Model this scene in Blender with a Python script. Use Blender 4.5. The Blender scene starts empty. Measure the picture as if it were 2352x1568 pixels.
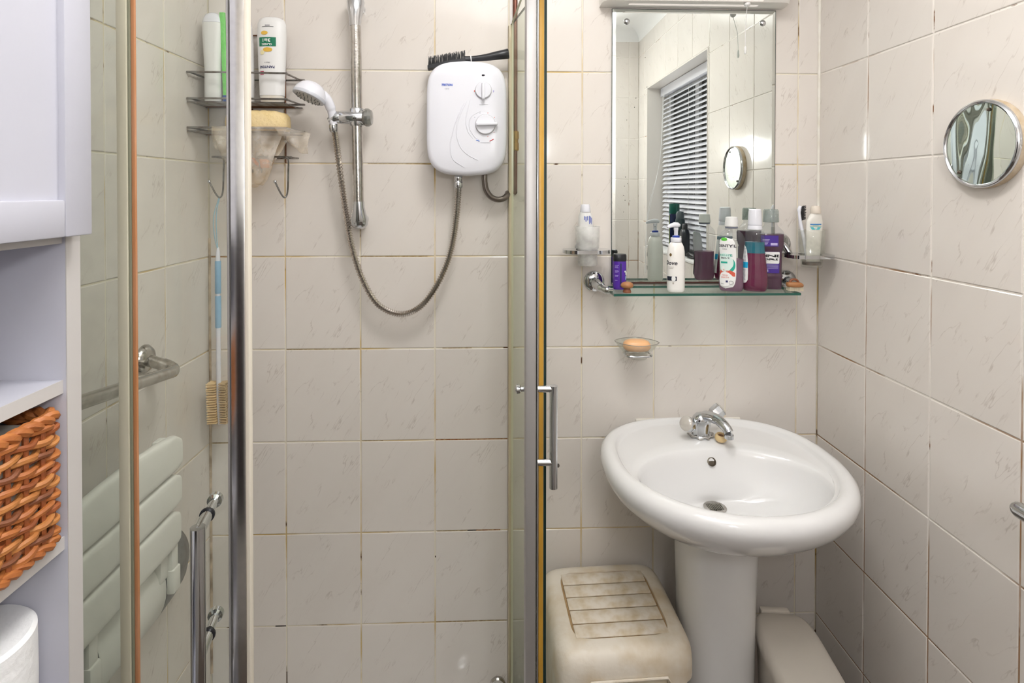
import bpy, bmesh, math, random
from mathutils import Vector, Matrix, noise
random.seed(7)
PI = math.pi
scene = bpy.context.scene
col = scene.collection
W = 1.659          # room width (left wall x=0, right wall x=W); back wall y=0
YR = -1.92         # rear wall (behind the camera)
ZC = 2.42          # ceiling

# ------------------------------------------------------------------ camera
cam_d = bpy.data.cameras.new('camera'); cam = bpy.data.objects.new('camera', cam_d); col.objects.link(cam)
yaw, pitch, roll = 0.03604, 0.01218, 0.00108
fw = Vector((math.sin(yaw)*math.cos(pitch), math.cos(yaw)*math.cos(pitch), -math.sin(pitch)))
rt = Vector((math.cos(yaw), -math.sin(yaw), 0)); up = rt.cross(fw)
r2 = rt*math.cos(roll) + up*math.sin(roll); u2 = up*math.cos(roll) - rt*math.sin(roll)
M = Matrix((r2, u2, -fw)).transposed().to_4x4(); M.translation = (0.75395, -1.52114, 1.42592)
cam.matrix_world = M
cam_d.sensor_width = 36.0; cam_d.sensor_fit = 'HORIZONTAL'
cam_d.lens = 1286.6/2352*36.0
cam_d.shift_y = -(784-454.87)/2352
cam_d.clip_start = 0.02
scene.camera = cam

# ------------------------------------------------------------------ world, lights, exposure
wd = bpy.data.worlds.new('world'); scene.world = wd; wd.use_nodes = True
wd.node_tree.nodes['Background'].inputs[0].default_value = (0.55, 0.60, 0.68, 1)
wd.node_tree.nodes['Background'].inputs[1].default_value = 0.35

def area(name, loc, rot, size, energy, color, shape='DISK'):
    d = bpy.data.lights.new(name, 'AREA'); d.shape = shape; d.size = size; d.energy = energy; d.color = color
    o = bpy.data.objects.new(name, d); col.objects.link(o); o.location = loc; o.rotation_euler = rot
    return o
area('ceiling_lamp_light', (0.86, -0.80, 2.345), (0, 0, 0), 0.30, 4.0, (1.0, 0.985, 0.965))
fl = bpy.data.lights.new('camera_flash', 'POINT'); fl.energy = 6.2; fl.shadow_soft_size = 0.06; fl.color = (0.97, 0.98, 1.0)
flo = bpy.data.objects.new('camera_flash', fl); col.objects.link(flo); flo.location = (1.02, -1.74, 1.68)

# flash head tilted up: most of its light reaches the room by way of the white ceiling
sp_ = bpy.data.lights.new('bounce_flash', 'SPOT'); sp_.energy = 80.0; sp_.spot_size = math.radians(100); sp_.spot_blend = 0.6; sp_.shadow_soft_size = 0.06; sp_.color = (0.965, 0.98, 1.0)
spo = bpy.data.objects.new('bounce_flash', sp_); col.objects.link(spo); spo.location = (0.82, -1.55, 1.78); spo.rotation_euler = (math.radians(158), 0, math.radians(-14))

vs = scene.view_settings
vs.view_transform = 'Standard'; vs.look = 'None'; vs.exposure = 0.54; vs.gamma = 1.0; vs.use_curve_mapping = False

# ------------------------------------------------------------------ helpers
def s2l(c):
    r = []
    for v in c[:3]:
        v /= 255.0
        r.append(v/12.92 if v <= 0.04045 else ((v+0.055)/1.055)**2.4)
    return (r[0], r[1], r[2], 1.0)

def newmat(name):
    m = bpy.data.materials.new(name); m.use_nodes = True
    nt = m.node_tree
    return m, nt, nt.nodes['Principled BSDF'], nt.nodes['Material Output']

def pm(name, rgb, rough=0.4, metal=0.0, spec=0.5, noise_amt=0.0, noise_scale=30.0, noise_rgb=None, bump=0.0, bump_scale=60.0, coat=0.0, sss=0.0, stretch=None, alpha=1.0):
    m, nt, p, out = newmat(name)
    p.inputs['Base Color'].default_value = s2l(rgb)
    p.inputs['Roughness'].default_value = rough; p.inputs['Metallic'].default_value = metal
    p.inputs['Specular IOR Level'].default_value = spec; p.inputs['Coat Weight'].default_value = coat
    if alpha < 1: p.inputs['Alpha'].default_value = alpha
    tc = None
    if noise_amt or bump:
        tc = nt.nodes.new('ShaderNodeTexCoord'); mp = nt.nodes.new('ShaderNodeMapping')
        nt.links.new(tc.outputs['Object'], mp.inputs[0])
        if stretch: mp.inputs['Scale'].default_value = stretch
    if noise_amt:
        n = nt.nodes.new('ShaderNodeTexNoise'); n.inputs['Scale'].default_value = noise_scale; n.inputs['Detail'].default_value = 6
        nt.links.new(mp.outputs[0], n.inputs['Vector'])
        rp = nt.nodes.new('ShaderNodeValToRGB'); rp.color_ramp.elements[0].position = 0.42; rp.color_ramp.elements[1].position = 0.72
        nt.links.new(n.outputs['Fac'], rp.inputs[0])
        mx = nt.nodes.new('ShaderNodeMix'); mx.data_type = 'RGBA'
        mx.inputs['A'].default_value = s2l(rgb); mx.inputs['B'].default_value = s2l(noise_rgb or tuple(v*0.7 for v in rgb))
        ml = nt.nodes.new('ShaderNodeMath'); ml.operation = 'MULTIPLY'; ml.inputs[1].default_value = noise_amt
        nt.links.new(rp.outputs[0], ml.inputs[0]); nt.links.new(ml.outputs[0], mx.inputs['Factor'])
        nt.links.new(mx.outputs['Result'], p.inputs['Base Color'])
    if bump:
        n2 = nt.nodes.new('ShaderNodeTexNoise'); n2.inputs['Scale'].default_value = bump_scale; n2.inputs['Detail'].default_value = 4
        nt.links.new(mp.outputs[0], n2.inputs['Vector'])
        b = nt.nodes.new('ShaderNodeBump'); b.inputs['Strength'].default_value = bump; b.inputs['Distance'].default_value = 0.004
        nt.links.new(n2.outputs['Fac'], b.inputs['Height']); nt.links.new(b.outputs[0], p.inputs['Normal'])
    return m

def sheetglass(name, tint, haze=0.0, hz_rgb=(225, 228, 222), rough=0.02, refl=0.45, hz_scale=40.0, hz_even=0.35):
    """thin clear sheet: tinted transparency + facing-dependent gloss + limescale haze"""
    m, nt, p, out = newmat(name); nt.nodes.remove(p)
    tr = nt.nodes.new('ShaderNodeBsdfTransparent'); tr.inputs[0].default_value = s2l(tint)
    gl = nt.nodes.new('ShaderNodeBsdfGlossy'); gl.inputs['Roughness'].default_value = rough
    lw = nt.nodes.new('ShaderNodeLayerWeight'); lw.inputs[0].default_value = 0.5
    pw = nt.nodes.new('ShaderNodeMath'); pw.operation = 'POWER'; pw.inputs[1].default_value = 5.0
    ma = nt.nodes.new('ShaderNodeMath'); ma.operation = 'MULTIPLY_ADD'; ma.inputs[1].default_value = refl*0.55; ma.inputs[2].default_value = 0.035
    nt.links.new(lw.outputs['Facing'], pw.inputs[0]); nt.links.new(pw.outputs[0], ma.inputs[0])
    base = tr
    if haze:
        df = nt.nodes.new('ShaderNodeBsdfDiffuse'); df.inputs[0].default_value = s2l(hz_rgb)
        tc = nt.nodes.new('ShaderNodeTexCoord'); n = nt.nodes.new('ShaderNodeTexNoise'); n.inputs['Scale'].default_value = hz_scale; n.inputs['Detail'].default_value = 8
        nt.links.new(tc.outputs['Object'], n.inputs['Vector'])
        m2 = nt.nodes.new('ShaderNodeMath'); m2.operation = 'MULTIPLY_ADD'; m2.inputs[1].default_value = haze*(1-hz_even)*2; m2.inputs[2].default_value = haze*(2*hz_even-1)*0.5
        m2.use_clamp = True
        nt.links.new(n.outputs['Fac'], m2.inputs[0])
        mh = nt.nodes.new('ShaderNodeMixShader'); nt.links.new(m2.outputs[0], mh.inputs[0]); nt.links.new(tr.outputs[0], mh.inputs[1]); nt.links.new(df.outputs[0], mh.inputs[2])
        base = mh
    mx = nt.nodes.new('ShaderNodeMixShader'); nt.links.new(ma.outputs[0], mx.inputs[0]); nt.links.new(base.outputs[0], mx.inputs[1]); nt.links.new(gl.outputs[0], mx.inputs[2])
    nt.links.new(mx.outputs[0], out.inputs[0])
    return m

def liquid(name, rgb, clear=0.4):
    m, nt, p, out = newmat(name)
    p.inputs['Base Color'].default_value = s2l(rgb); p.inputs['Roughness'].default_value = 0.15
    tr = nt.nodes.new('ShaderNodeBsdfTransparent'); tr.inputs[0].default_value = s2l(tuple(min(255, v*1.15+15) for v in rgb))
    mx = nt.nodes.new('ShaderNodeMixShader'); mx.inputs[0].default_value = clear
    nt.links.new(p.outputs[0], mx.inputs[1]); nt.links.new(tr.outputs[0], mx.inputs[2]); nt.links.new(mx.outputs[0], out.inputs[0])
    return m

ORG = {}
def link(o, parent=None, origin=None):
    col.objects.link(o)
    if parent is not None: o.parent = parent
    return o
def tag(o, label=None, cat=None, group=None, kind=None):
    if label: o['label'] = label
    if cat: o['category'] = cat
    if group: o['group'] = group
    if kind: o['kind'] = kind
    return o
def empty(name, loc, label, cat, group=None, kind=None):
    o = bpy.data.objects.new(name, None); o.empty_display_size = 0.03; col.objects.link(o); o.location = loc
    ORG[o.name] = Vector(loc)
    return tag(o, label, cat, group, kind)

class B:
    def __init__(s): s.v = []; s.f = []; s.mi = []
    def add(s, vs_, fs, mi=0, T=None):
        o = len(s.v)
        s.v += [tuple(T @ Vector(v)) if T is not None else tuple(v) for v in vs_]
        s.f += [tuple(i+o for i in f) for f in fs]; s.mi += [mi]*len(fs)
        return s
    def frombm(s, bm, mi=0, T=None):
        bm.verts.index_update()
        return s.add([v.co.copy() for v in bm.verts], [[v.index for v in f.verts] for f in bm.faces], mi, T)
    def box(s, x0, x1, y0, y1, z0, z1, bev=0.0, seg=2, mi=0, T=None):
        bm = bmesh.new(); bmesh.ops.create_cube(bm, size=1.0)
        for v in bm.verts: v.co = Vector(((x0+x1)/2 + v.co.x*(x1-x0), (y0+y1)/2 + v.co.y*(y1-y0), (z0+z1)/2 + v.co.z*(z1-z0)))
        if bev > 0: bmesh.ops.bevel(bm, geom=bm.edges[:], offset=bev, segments=seg, profile=0.5, affect='EDGES')
        s.frombm(bm, mi, T); bm.free(); return s
    def tube(s, pts, r, n=12, closed=False, cap=True, mi=0, T=None, sq=1.0):
        pts = [Vector(p) for p in pts]; m = len(pts)
        rs = list(r) if hasattr(r, '__len__') else [r]*m
        tan = []
        for i in range(m):
            a = pts[(i-1) % m] if (closed or i > 0) else pts[i]; b = pts[(i+1) % m] if (closed or i < m-1) else pts[i]
            d = b-a; tan.append(d.normalized() if d.length > 1e-9 else Vector((0, 0, 1)))
        u = tan[0].orthogonal().normalized(); vv = []
        for i in range(m):
            u = u - tan[i]*u.dot(tan[i]); u = u.normalized() if u.length > 1e-9 else tan[i].orthogonal().normalized()
            w = tan[i].cross(u)
            for k in range(n):
                a = 2*PI*k/n; vv.append(pts[i] + u*(math.cos(a)*rs[i]) + w*(math.sin(a)*rs[i]*sq))
        ff = []
        for i in range(m if closed else m-1):
            j = (i+1) % m
            for k in range(n): ff.append((i*n+k, i*n+(k+1) % n, j*n+(k+1) % n, j*n+k))
        if cap and not closed: ff.append(tuple(range(n-1, -1, -1))); ff.append(tuple((m-1)*n+k for k in range(n)))
        return s.add(vv, ff, mi, T)
    def lathe(s, prof, c=(0, 0, 0), axis=(0, 0, 1), n=32, mi=0, sx=1.0, sy=1.0):
        ax = Vector(axis).normalized(); u = Vector((1, 0, 0)) if abs(ax.x) < 0.9 else Vector((0, 1, 0))
        u = (u - ax*u.dot(ax)).normalized(); w = ax.cross(u); c = Vector(c); vv = []; ff = []
        for r, h in prof:
            for k in range(n):
                a = 2*PI*k/n; vv.append(c + ax*h + u*(max(r, 1e-5)*math.cos(a)*sx) + w*(max(r, 1e-5)*math.sin(a)*sy))
        for i in range(len(prof)-1):
            for k in range(n): ff.append((i*n+k, i*n+(k+1) % n, (i+1)*n+(k+1) % n, (i+1)*n+k))
        if prof[0][0] > 1e-4: ff.append(tuple(range(n-1, -1, -1)))
        if prof[-1][0] > 1e-4: ff.append(tuple((len(prof)-1)*n+k for k in range(n)))
        return s.add(vv, ff, mi)
    def loft(s, rings, cap0=True, cap1=True, closed=True, mi=0, T=None):
        n = len(rings[0]); vv = [p for r in rings for p in r]; ff = []
        for i in range(len(rings)-1):
            for k in range(n if closed else n-1): ff.append((i*n+k, i*n+(k+1) % n, (i+1)*n+(k+1) % n, (i+1)*n+k))
        if cap0: ff.append(tuple(range(n-1, -1, -1)))
        if cap1: ff.append(tuple((len(rings)-1)*n+k for k in range(n)))
        return s.add(vv, ff, mi, T)
    def ball(s, c, rx, ry=None, rz=None, n=16, m=10, mi=0, T=None):
        ry = ry or rx; rz = rz or rx; c = Vector(c); rings = []
        for i in range(m+1):
            a = -PI/2 + PI*i/m; q = max(math.cos(a), 1e-4)
            rings.append([c + Vector((rx*q*math.cos(2*PI*k/n), ry*q*math.sin(2*PI*k/n), rz*math.sin(a))) for k in range(n)])
        return s.loft(rings, True, True, True, mi, T)
    def build(s, name, mat, parent=None, smooth=40, label=None, kind=None, origin=None):
        vv = [Vector(v) for v in s.v]
        lo = Vector((min(v.x for v in vv), min(v.y for v in vv), min(v.z for v in vv))); hi = Vector((max(v.x for v in vv), max(v.y for v in vv), max(v.z for v in vv)))
        c = (lo+hi)/2
        if parent is None: c.z = lo.z
        if origin is not None: c = Vector(origin)
        me = bpy.data.meshes.new(name); me.from_pydata([v-c for v in vv], [], s.f)
        mats = mat if isinstance(mat, (list, tuple)) else [mat]
        for mm in mats: me.materials.append(mm)
        if len(mats) > 1:
            me.polygons.foreach_set('material_index', s.mi)
        me.update(); me.validate()
        bm = bmesh.new(); bm.from_mesh(me); bmesh.ops.recalc_face_normals(bm, faces=bm.faces[:]); bm.to_mesh(me); bm.free()
        if smooth:
            me.polygons.foreach_set('use_smooth', [True]*len(me.polygons)); me.set_sharp_from_angle(angle=math.radians(smooth))
        o = bpy.data.objects.new(name, me); col.objects.link(o)
        if parent is not None:
            o.parent = parent; o.location = c - ORG[parent.name]
        else: o.location = c
        ORG[o.name] = c.copy()
        if label: o['label'] = label
        if kind: o['kind'] = kind
        return o

def crom(pts, n=8, closed=False):
    P = [Vector(p) for p in pts]; m = len(P); out = []
    for i in range(m if closed else m-1):
        p0 = P[(i-1) % m] if (closed or i > 0) else P[0]*2-P[1]
        p1 = P[i]; p2 = P[(i+1) % m]; p3 = P[(i+2) % m] if (closed or i+2 < m) else P[-1]*2-P[-2]
        for k in range(n):
            t = k/n
            out.append(0.5*((2*p1) + (p2-p0)*t + (2*p0-5*p1+4*p2-p3)*t*t + (3*p1-p0-3*p2+p3)*t**3))
    if not closed: out.append(P[-1])
    return out

def sell(cx, cy, a, b, z, e=2.0, n=48, rot=0.0):
    """superellipse ring in a horizontal plane"""
    r = []
    for k in range(n):
        t = 2*PI*k/n; c, s_ = math.cos(t), math.sin(t)
        x = a*math.copysign(abs(c)**(2/e), c); y = b*math.copysign(abs(s_)**(2/e), s_)
        r.append(Vector((cx + x*math.cos(rot)-y*math.sin(rot), cy + x*math.sin(rot)+y*math.cos(rot), z)))
    return r

def text(txt, size, mat, parent, fn, name='lettering', bold=0.0, shear=0.0, align='CENTER'):
    cu = bpy.data.curves.new('txt', 'FONT'); cu.body = txt; cu.size = size; cu.align_x = align; cu.align_y = 'CENTER'; cu.offset = bold; cu.shear = shear
    cu.resolution_u = 2
    t = bpy.data.objects.new('txt', cu); col.objects.link(t)
    dg = bpy.context.evaluated_depsgraph_get(); dg.update()
    me = bpy.data.meshes.new_from_object(t.evaluated_get(dg))
    bpy.data.objects.remove(t); b = B()
    b.add([fn(v.co.x, v.co.y) for v in me.vertices], [tuple(p.vertices) for p in me.polygons])
    bpy.data.meshes.remove(me)
    return b.build(name, mat, parent, smooth=0)

def strip(b, fn, rows, cols=6, mi=0):
    """a patch of a curved surface: rows (v, u0, u1)"""
    vv = []; ff = []; c = cols+1
    for v, u0, u1 in rows:
        for k in range(c): vv.append(fn(u0+(u1-u0)*k/cols, v))
    for i in range(len(rows)-1):
        for k in range(cols): ff.append((i*c+k, i*c+k+1, (i+1)*c+k+1, (i+1)*c+k))
    return b.add(vv, ff, mi)
def blob_rows(u0, u1, v0, v1, n=14, e=3.0):
    r = []; cu = (u0+u1)/2; hu = (u1-u0)/2; cv = (v0+v1)/2; hv = (v1-v0)/2
    for i in range(n+1):
        t = -1+2*i/n; w = max(0.0, 1-abs(t)**e)**(1/e)
        r.append((cv+hv*t, cu-hu*w, cu+hu*w))
    return r

# ------------------------------------------------------------------ materials
def tile_material():
    m, nt, p, out = newmat('marbled_tile')
    tc = nt.nodes.new('ShaderNodeTexCoord'); oi = nt.nodes.new('ShaderNodeObjectInfo')
    off = nt.nodes.new('ShaderNodeVectorMath'); off.operation = 'MULTIPLY_ADD'
    cmb = nt.nodes.new('ShaderNodeCombineXYZ')
    # two or three print variants: snap the random value
    sn = nt.nodes.new('ShaderNodeMath'); sn.operation = 'SNAP'; sn.inputs[1].default_value = 0.2
    nt.links.new(oi.outputs['Random'], sn.inputs[0])
    for i in range(3): nt.links.new(sn.outputs[0], cmb.inputs[i])
    nt.links.new(cmb.outputs[0], off.inputs[0]); off.inputs[1].default_value = (3.1, 5.7, 2.3); nt.links.new(tc.outputs['Object'], off.inputs[2])
    mp = nt.nodes.new('ShaderNodeMapping'); mp.vector_type = 'POINT'; mp.inputs['Scale'].default_value = (0.62, 3.0, 1.0)
    mr0 = nt.nodes.new('ShaderNodeMapping'); mr0.inputs['Rotation'].default_value = (0, 0, math.radians(-58)); nt.links.new(off.outputs[0], mr0.inputs[0]); nt.links.new(mr0.outputs[0], mp.inputs[0])
    n = nt.nodes.new('ShaderNodeTexNoise'); n.inputs['Scale'].default_value = 6.0; n.inputs['Detail'].default_value = 4; n.inputs['Roughness'].default_value = 0.58; n.inputs['Distortion'].default_value = 0.15
    nt.links.new(mp.outputs[0], n.inputs['Vector'])
    sb = nt.nodes.new('ShaderNodeMath'); sb.operation = 'SUBTRACT'; sb.inputs[1].default_value = 0.5; nt.links.new(n.outputs['Fac'], sb.inputs[0])
    ab = nt.nodes.new('ShaderNodeMath'); ab.operation = 'ABSOLUTE'; nt.links.new(sb.outputs[0], ab.inputs[0])
    rp = nt.nodes.new('ShaderNodeValToRGB'); rp.color_ramp.elements[0].position = 0.0; rp.color_ramp.elements[0].color = (1, 1, 1, 1); rp.color_ramp.elements[1].position = 0.011; rp.color_ramp.elements[1].color = (0, 0, 0, 1)
    nt.links.new(ab.outputs[0], rp.inputs[0])
    n2 = nt.nodes.new('ShaderNodeTexNoise'); n2.inputs['Scale'].default_value = 16; n2.inputs['Detail'].default_value = 3; nt.links.new(off.outputs[0], n2.inputs['Vector'])
    rp2 = nt.nodes.new('ShaderNodeValToRGB'); rp2.color_ramp.elements[0].position = 0.47; rp2.color_ramp.elements[1].position = 0.66; nt.links.new(n2.outputs['Fac'], rp2.inputs[0])
    mu = nt.nodes.new('ShaderNodeMath'); mu.operation = 'MULTIPLY'; nt.links.new(rp.outputs[0], mu.inputs[0]); nt.links.new(rp2.outputs[0], mu.inputs[1])
    m3 = nt.nodes.new('ShaderNodeMath'); m3.operation = 'MULTIPLY'; m3.inputs[1].default_value = 0.36; nt.links.new(mu.outputs[0], m3.inputs[0])
    # soft clouds
    n3 = nt.nodes.new('ShaderNodeTexNoise'); n3.inputs['Scale'].default_value = 3.2; n3.inputs['Detail'].default_value = 3; nt.links.new(mp.outputs[0], n3.inputs['Vector'])
    cl = nt.nodes.new('ShaderNodeMix'); cl.data_type = 'RGBA'; cl.inputs['A'].default_value = s2l((229, 223, 216)); cl.inputs['B'].default_value = s2l((221, 213, 205)); nt.links.new(n3.outputs['Fac'], cl.inputs['Factor'])
    mx = nt.nodes.new('ShaderNodeMix'); mx.data_type = 'RGBA'; nt.links.new(m3.outputs[0], mx.inputs['Factor']); nt.links.new(cl.outputs['Result'], mx.inputs['A']); mx.inputs['B'].default_value = s2l((148, 130, 116))
    # slight tone change from tile to tile
    hs = nt.nodes.new('ShaderNodeHueSaturation'); nt.links.new(mx.outputs['Result'], hs.inputs['Color'])
    mr = nt.nodes.new('ShaderNodeMapRange'); mr.inputs['To Min'].default_value = 0.975; mr.inputs['To Max'].default_value = 1.02; nt.links.new(oi.outputs['Random'], mr.inputs['Value']); nt.links.new(mr.outputs[0], hs.inputs['Value'])
    nt.links.new(hs.outputs[0], p.inputs['Base Color'])
    p.inputs['Roughness'].default_value = 0.10; p.inputs['Specular IOR Level'].default_value = 0.42
    nb = nt.nodes.new('ShaderNodeTexNoise'); nb.inputs['Scale'].default_value = 9; nb.inputs['Detail'].default_value = 1; nt.links.new(off.outputs[0], nb.inputs['Vector'])
    bp = nt.nodes.new('ShaderNodeBump'); bp.inputs['Strength'].default_value = 0.08; bp.inputs['Distance'].default_value = 0.01; nt.links.new(nb.outputs['Fac'], bp.inputs['Height']); nt.links.new(bp.outputs[0], p.inputs['Normal'])
    return m
def grout_material(name, clean, dirty, dark, amt, scale=5.0, low=0.0):
    m, nt, p, out = newmat(name)
    tc = nt.nodes.new('ShaderNodeTexCoord')
    n = nt.nodes.new('ShaderNodeTexNoise'); n.inputs['Scale'].default_value = scale; n.inputs['Detail'].default_value = 5; nt.links.new(tc.outputs['Object'], n.inputs['Vector'])
    rp = nt.nodes.new('ShaderNodeValToRGB'); rp.color_ramp.elements[0].position = 0.62-amt; rp.color_ramp.elements[1].position = 0.75-amt*0.7
    rp.color_ramp.elements[0].color = s2l(clean); rp.color_ramp.elements[1].color = s2l(dirty)
    if low:
        g_ = nt.nodes.new('ShaderNodeNewGeometry'); sx_ = nt.nodes.new('ShaderNodeSeparateXYZ'); nt.links.new(g_.outputs['Position'], sx_.inputs[0])
        mr_ = nt.nodes.new('ShaderNodeMapRange'); mr_.inputs['From Min'].default_value = 0.65; mr_.inputs['From Max'].default_value = 1.35; mr_.inputs['To Min'].default_value = low; mr_.inputs['To Max'].default_value = 0.0
        nt.links.new(sx_.outputs['Z'], mr_.inputs['Value']); ad = nt.nodes.new('ShaderNodeMath'); ad.operation = 'ADD'; nt.links.new(mr_.outputs[0], ad.inputs[0]); nt.links.new(n.outputs['Fac'], ad.inputs[1]); nt.links.new(ad.outputs[0], rp.inputs[0])
    else: nt.links.new(n.outputs['Fac'], rp.inputs[0])
    n2 = nt.nodes.new('ShaderNodeTexNoise'); n2.inputs['Scale'].default_value = scale*3.2; n2.inputs['Detail'].default_value = 6; nt.links.new(tc.outputs['Object'], n2.inputs['Vector'])
    r2_ = nt.nodes.new('ShaderNodeValToRGB'); r2_.color_ramp.elements[0].position = 0.63; r2_.color_ramp.elements[1].position = 0.70; nt.links.new(n2.outputs['Fac'], r2_.inputs[0])
    mx = nt.nodes.new('ShaderNodeMix'); mx.data_type = 'RGBA'; nt.links.new(r2_.outputs[0], mx.inputs['Factor']); nt.links.new(rp.outputs[0], mx.inputs['A']); mx.inputs['B'].default_value = s2l(dark)
    nt.links.new(mx.outputs['Result'], p.inputs['Base Color']); p.inputs['Roughness'].default_value = 0.8
    return m
TILE = tile_material()
GROUT_SH = grout_material('grout_shower', (232, 224, 205), (205, 175, 110), (96, 66, 38), 0.13)
GROUT_R = grout_material('grout_right', (238, 232, 224), (162, 126, 92), (130, 92, 60), 0.06, low=0.22)
PAINT = pm('white_paint', (240, 239, 237), 0.6)
CAB = pm('cabinet_white', (195, 195, 205), 0.35, noise_amt=0.04, noise_scale=8)
CABE = pm('cabinet_edge', (206, 202, 199), 0.45)
CER = pm('white_ceramic', (230, 229, 228), 0.10, spec=0.5, coat=0.3)
CHROME = pm('chrome', (205, 207, 210), 0.09, 1.0)
CHROMED = pm('limescaled_chrome', (196, 193, 188), 0.17, 1.0, noise_amt=0.55, noise_scale=60, noise_rgb=(150, 140, 130), bump=0.12, bump_scale=160)
WIRE = pm('tarnished_wire', (150, 150, 148), 0.28, 1.0, noise_amt=0.8, noise_scale=45, noise_rgb=(92, 62, 44))
RUST = pm('rusty_wire', (120, 84, 62), 0.5, 0.6, noise_amt=0.8, noise_scale=60, noise_rgb=(70, 40, 26))
ALU = pm('satin_aluminium', (176, 173, 171), 0.45, 0.55)
STEEL = pm('polished_profile', (190, 190, 190), 0.13, 1.0)
HOSEM = pm('hose_steel', (206, 199, 192), 0.16, 1.0)
WPL = pm('white_plastic', (229, 229, 236), 0.22)
WPL2 = pm('white_plastic_matt', (230, 229, 227), 0.38)
IVORY = pm('ivory_plastic', (232, 223, 208), 0.42, noise_amt=0.75, noise_scale=16, noise_rgb=(204, 182, 144), bump=0.15, bump_scale=120)
IVORY2 = pm('ivory_rib', (230, 220, 205), 0.5, noise_amt=0.8, noise_scale=34, noise_rgb=(200, 178, 138), bump=0.2, bump_scale=140)
IVORYD = pm('ivory_dirt_groove', (176, 146, 104), 0.7, noise_amt=0.7, noise_scale=30, noise_rgb=(128, 98, 62))
BINM = pm('bin_plastic', (222, 214, 202), 0.35, noise_amt=0.15, noise_scale=6)
SEATM = pm('seat_plastic', (232, 231, 224), 0.35)
GREYM = pm('grey_metal', (140, 140, 140), 0.4, 0.5, noise_amt=0.5, noise_scale=50, noise_rgb=(96, 94, 94))
BLACK = pm('black_rubber', (24, 24, 27), 0.45)
BLACKP = pm('black_plastic', (34, 35, 39), 0.35)
COPPER = pm('copper_pipe', (120, 76, 62), 0.35, 0.6, noise_amt=0.5, noise_scale=40, noise_rgb=(86, 52, 44))
PIPEG = pm('grey_pipe', (120, 112, 106), 0.28, 0.9)
BRASS = pm('brass', (178, 140, 70), 0.35, 0.9)
MIRROR = pm('mirror_silver', (228, 233, 229), 0.0, 1.0)
GLS = sheetglass('shower_glass', (252, 254, 251), haze=0.03, hz_rgb=(214, 216, 208), refl=0.25)
GLSF = sheetglass('fixed_shower_glass', (245, 246, 244), haze=0.10, hz_rgb=(204, 204, 198), refl=0.25)
GLSR = sheetglass('fixed_panel_glass_clean', (250, 252, 249), haze=0.03, hz_rgb=(226, 224, 206), refl=0.12)
GLSD = sheetglass('sliding_glass_clean', (252, 253, 250), haze=0.02, hz_rgb=(226, 224, 206), refl=0.12)
GLEP = pm('pale_glass_edge', (196, 196, 168), 0.2)
GLE = pm('glass_edge_green', (38, 92, 80), 0.12, spec=0.6)
GLED = pm('glass_edge_dark', (28, 52, 50), 0.15, spec=0.6)
SHELFG = sheetglass('shelf_glass', (244, 250, 247), haze=0.05, hz_rgb=(236, 240, 236), refl=0.3)
CLEAR = sheetglass('clear_plastic', (248, 249, 250), haze=0.06, hz_rgb=(240, 240, 244))
CLEARG = sheetglass('clear_glass', (248, 249, 247), haze=0.20, hz_rgb=(240, 236, 228), hz_scale=70)
FROST = sheetglass('frosted_glass', (250, 250, 249), haze=0.70, hz_rgb=(250, 249, 246), rough=0.3, hz_even=0.5)
SEAL = pm('old_clear_seal', (198, 193, 172), 0.3, noise_amt=0.6, noise_scale=40, noise_rgb=(172, 166, 140), stretch=(1, 1, 0.1))
SEALO = pm('orange_stained_seal', (182, 124, 80), 0.35, noise_amt=0.6, noise_scale=16, noise_rgb=(196, 150, 122), stretch=(1, 1, 0.4))
SEALY = pm('yellowed_seal', (214, 164, 62), 0.32, noise_amt=0.6, noise_scale=10, noise_rgb=(166, 124, 50), stretch=(1, 1, 0.5))
SEALW = pm('silicone_sealant', (236, 232, 222), 0.45, noise_amt=0.3, noise_scale=22, noise_rgb=(190, 170, 130))
RATTAN = [pm('rattan_%d' % i, c, 0.5, noise_amt=0.7, noise_scale=90, noise_rgb=d, bump=0.3, bump_scale=200, stretch=(1, 0.15, 1)) for i, (c, d) in enumerate([((196, 122, 62), (150, 82, 40)), ((172, 96, 48), (118, 62, 34)), ((206, 140, 76), (160, 96, 48)), ((146, 86, 50), (104, 60, 38))])]
PAPER = pm('tissue_paper', (244, 244, 244), 0.9, bump=0.35, bump_scale=90)
SPONGE = pm('sponge_tan', (232, 206, 150), 0.9, noise_amt=0.5, noise_scale=30, noise_rgb=(246, 226, 188), bump=0.6, bump_scale=150)
LIME = pm('green_plastic', (112, 206, 92), 0.5, noise_amt=0.4, noise_scale=60, noise_rgb=(150, 226, 130), bump=0.4, bump_scale=200)
BLUEP = pm('pale_blue_grip', (150, 186, 212), 0.5, noise_amt=0.35, noise_scale=90, noise_rgb=(120, 160, 196))
CORD = pm('pale_blue_cord', (176, 208, 222), 0.7)
BRIST = pm('tan_bristles', (226, 196, 150), 0.7)
WOOD = pm('turned_wood', (178, 124, 80), 0.45, noise_amt=0.5, noise_scale=25, noise_rgb=(140, 82, 46), stretch=(1, 1, 4))
WOOD2 = pm('red_wood', (142, 84, 56), 0.45)
SOAP = pm('orange_soap', (244, 188, 136), 0.35)
NAVY = pm('navy_print', (36, 42, 92), 0.5)
DKGREY = pm('dark_print', (44, 40, 52), 0.5)
LABW = pm('white_label', (240, 240, 238), 0.35)
TEAL = pm('teal_print', (38, 170, 148), 0.4)
REDP = pm('red_print', (214, 92, 70), 0.4)
GREENL = pm('green_print', (88, 188, 60), 0.4)
CYAN = pm('cyan_print', (40, 176, 222), 0.4)
PURPL = pm('purple_label', (72, 44, 142), 0.4)
GREENB = pm('dark_green_band', (20, 116, 84), 0.4)
GOLD = pm('gold_print', (222, 178, 72), 0.35)
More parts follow.
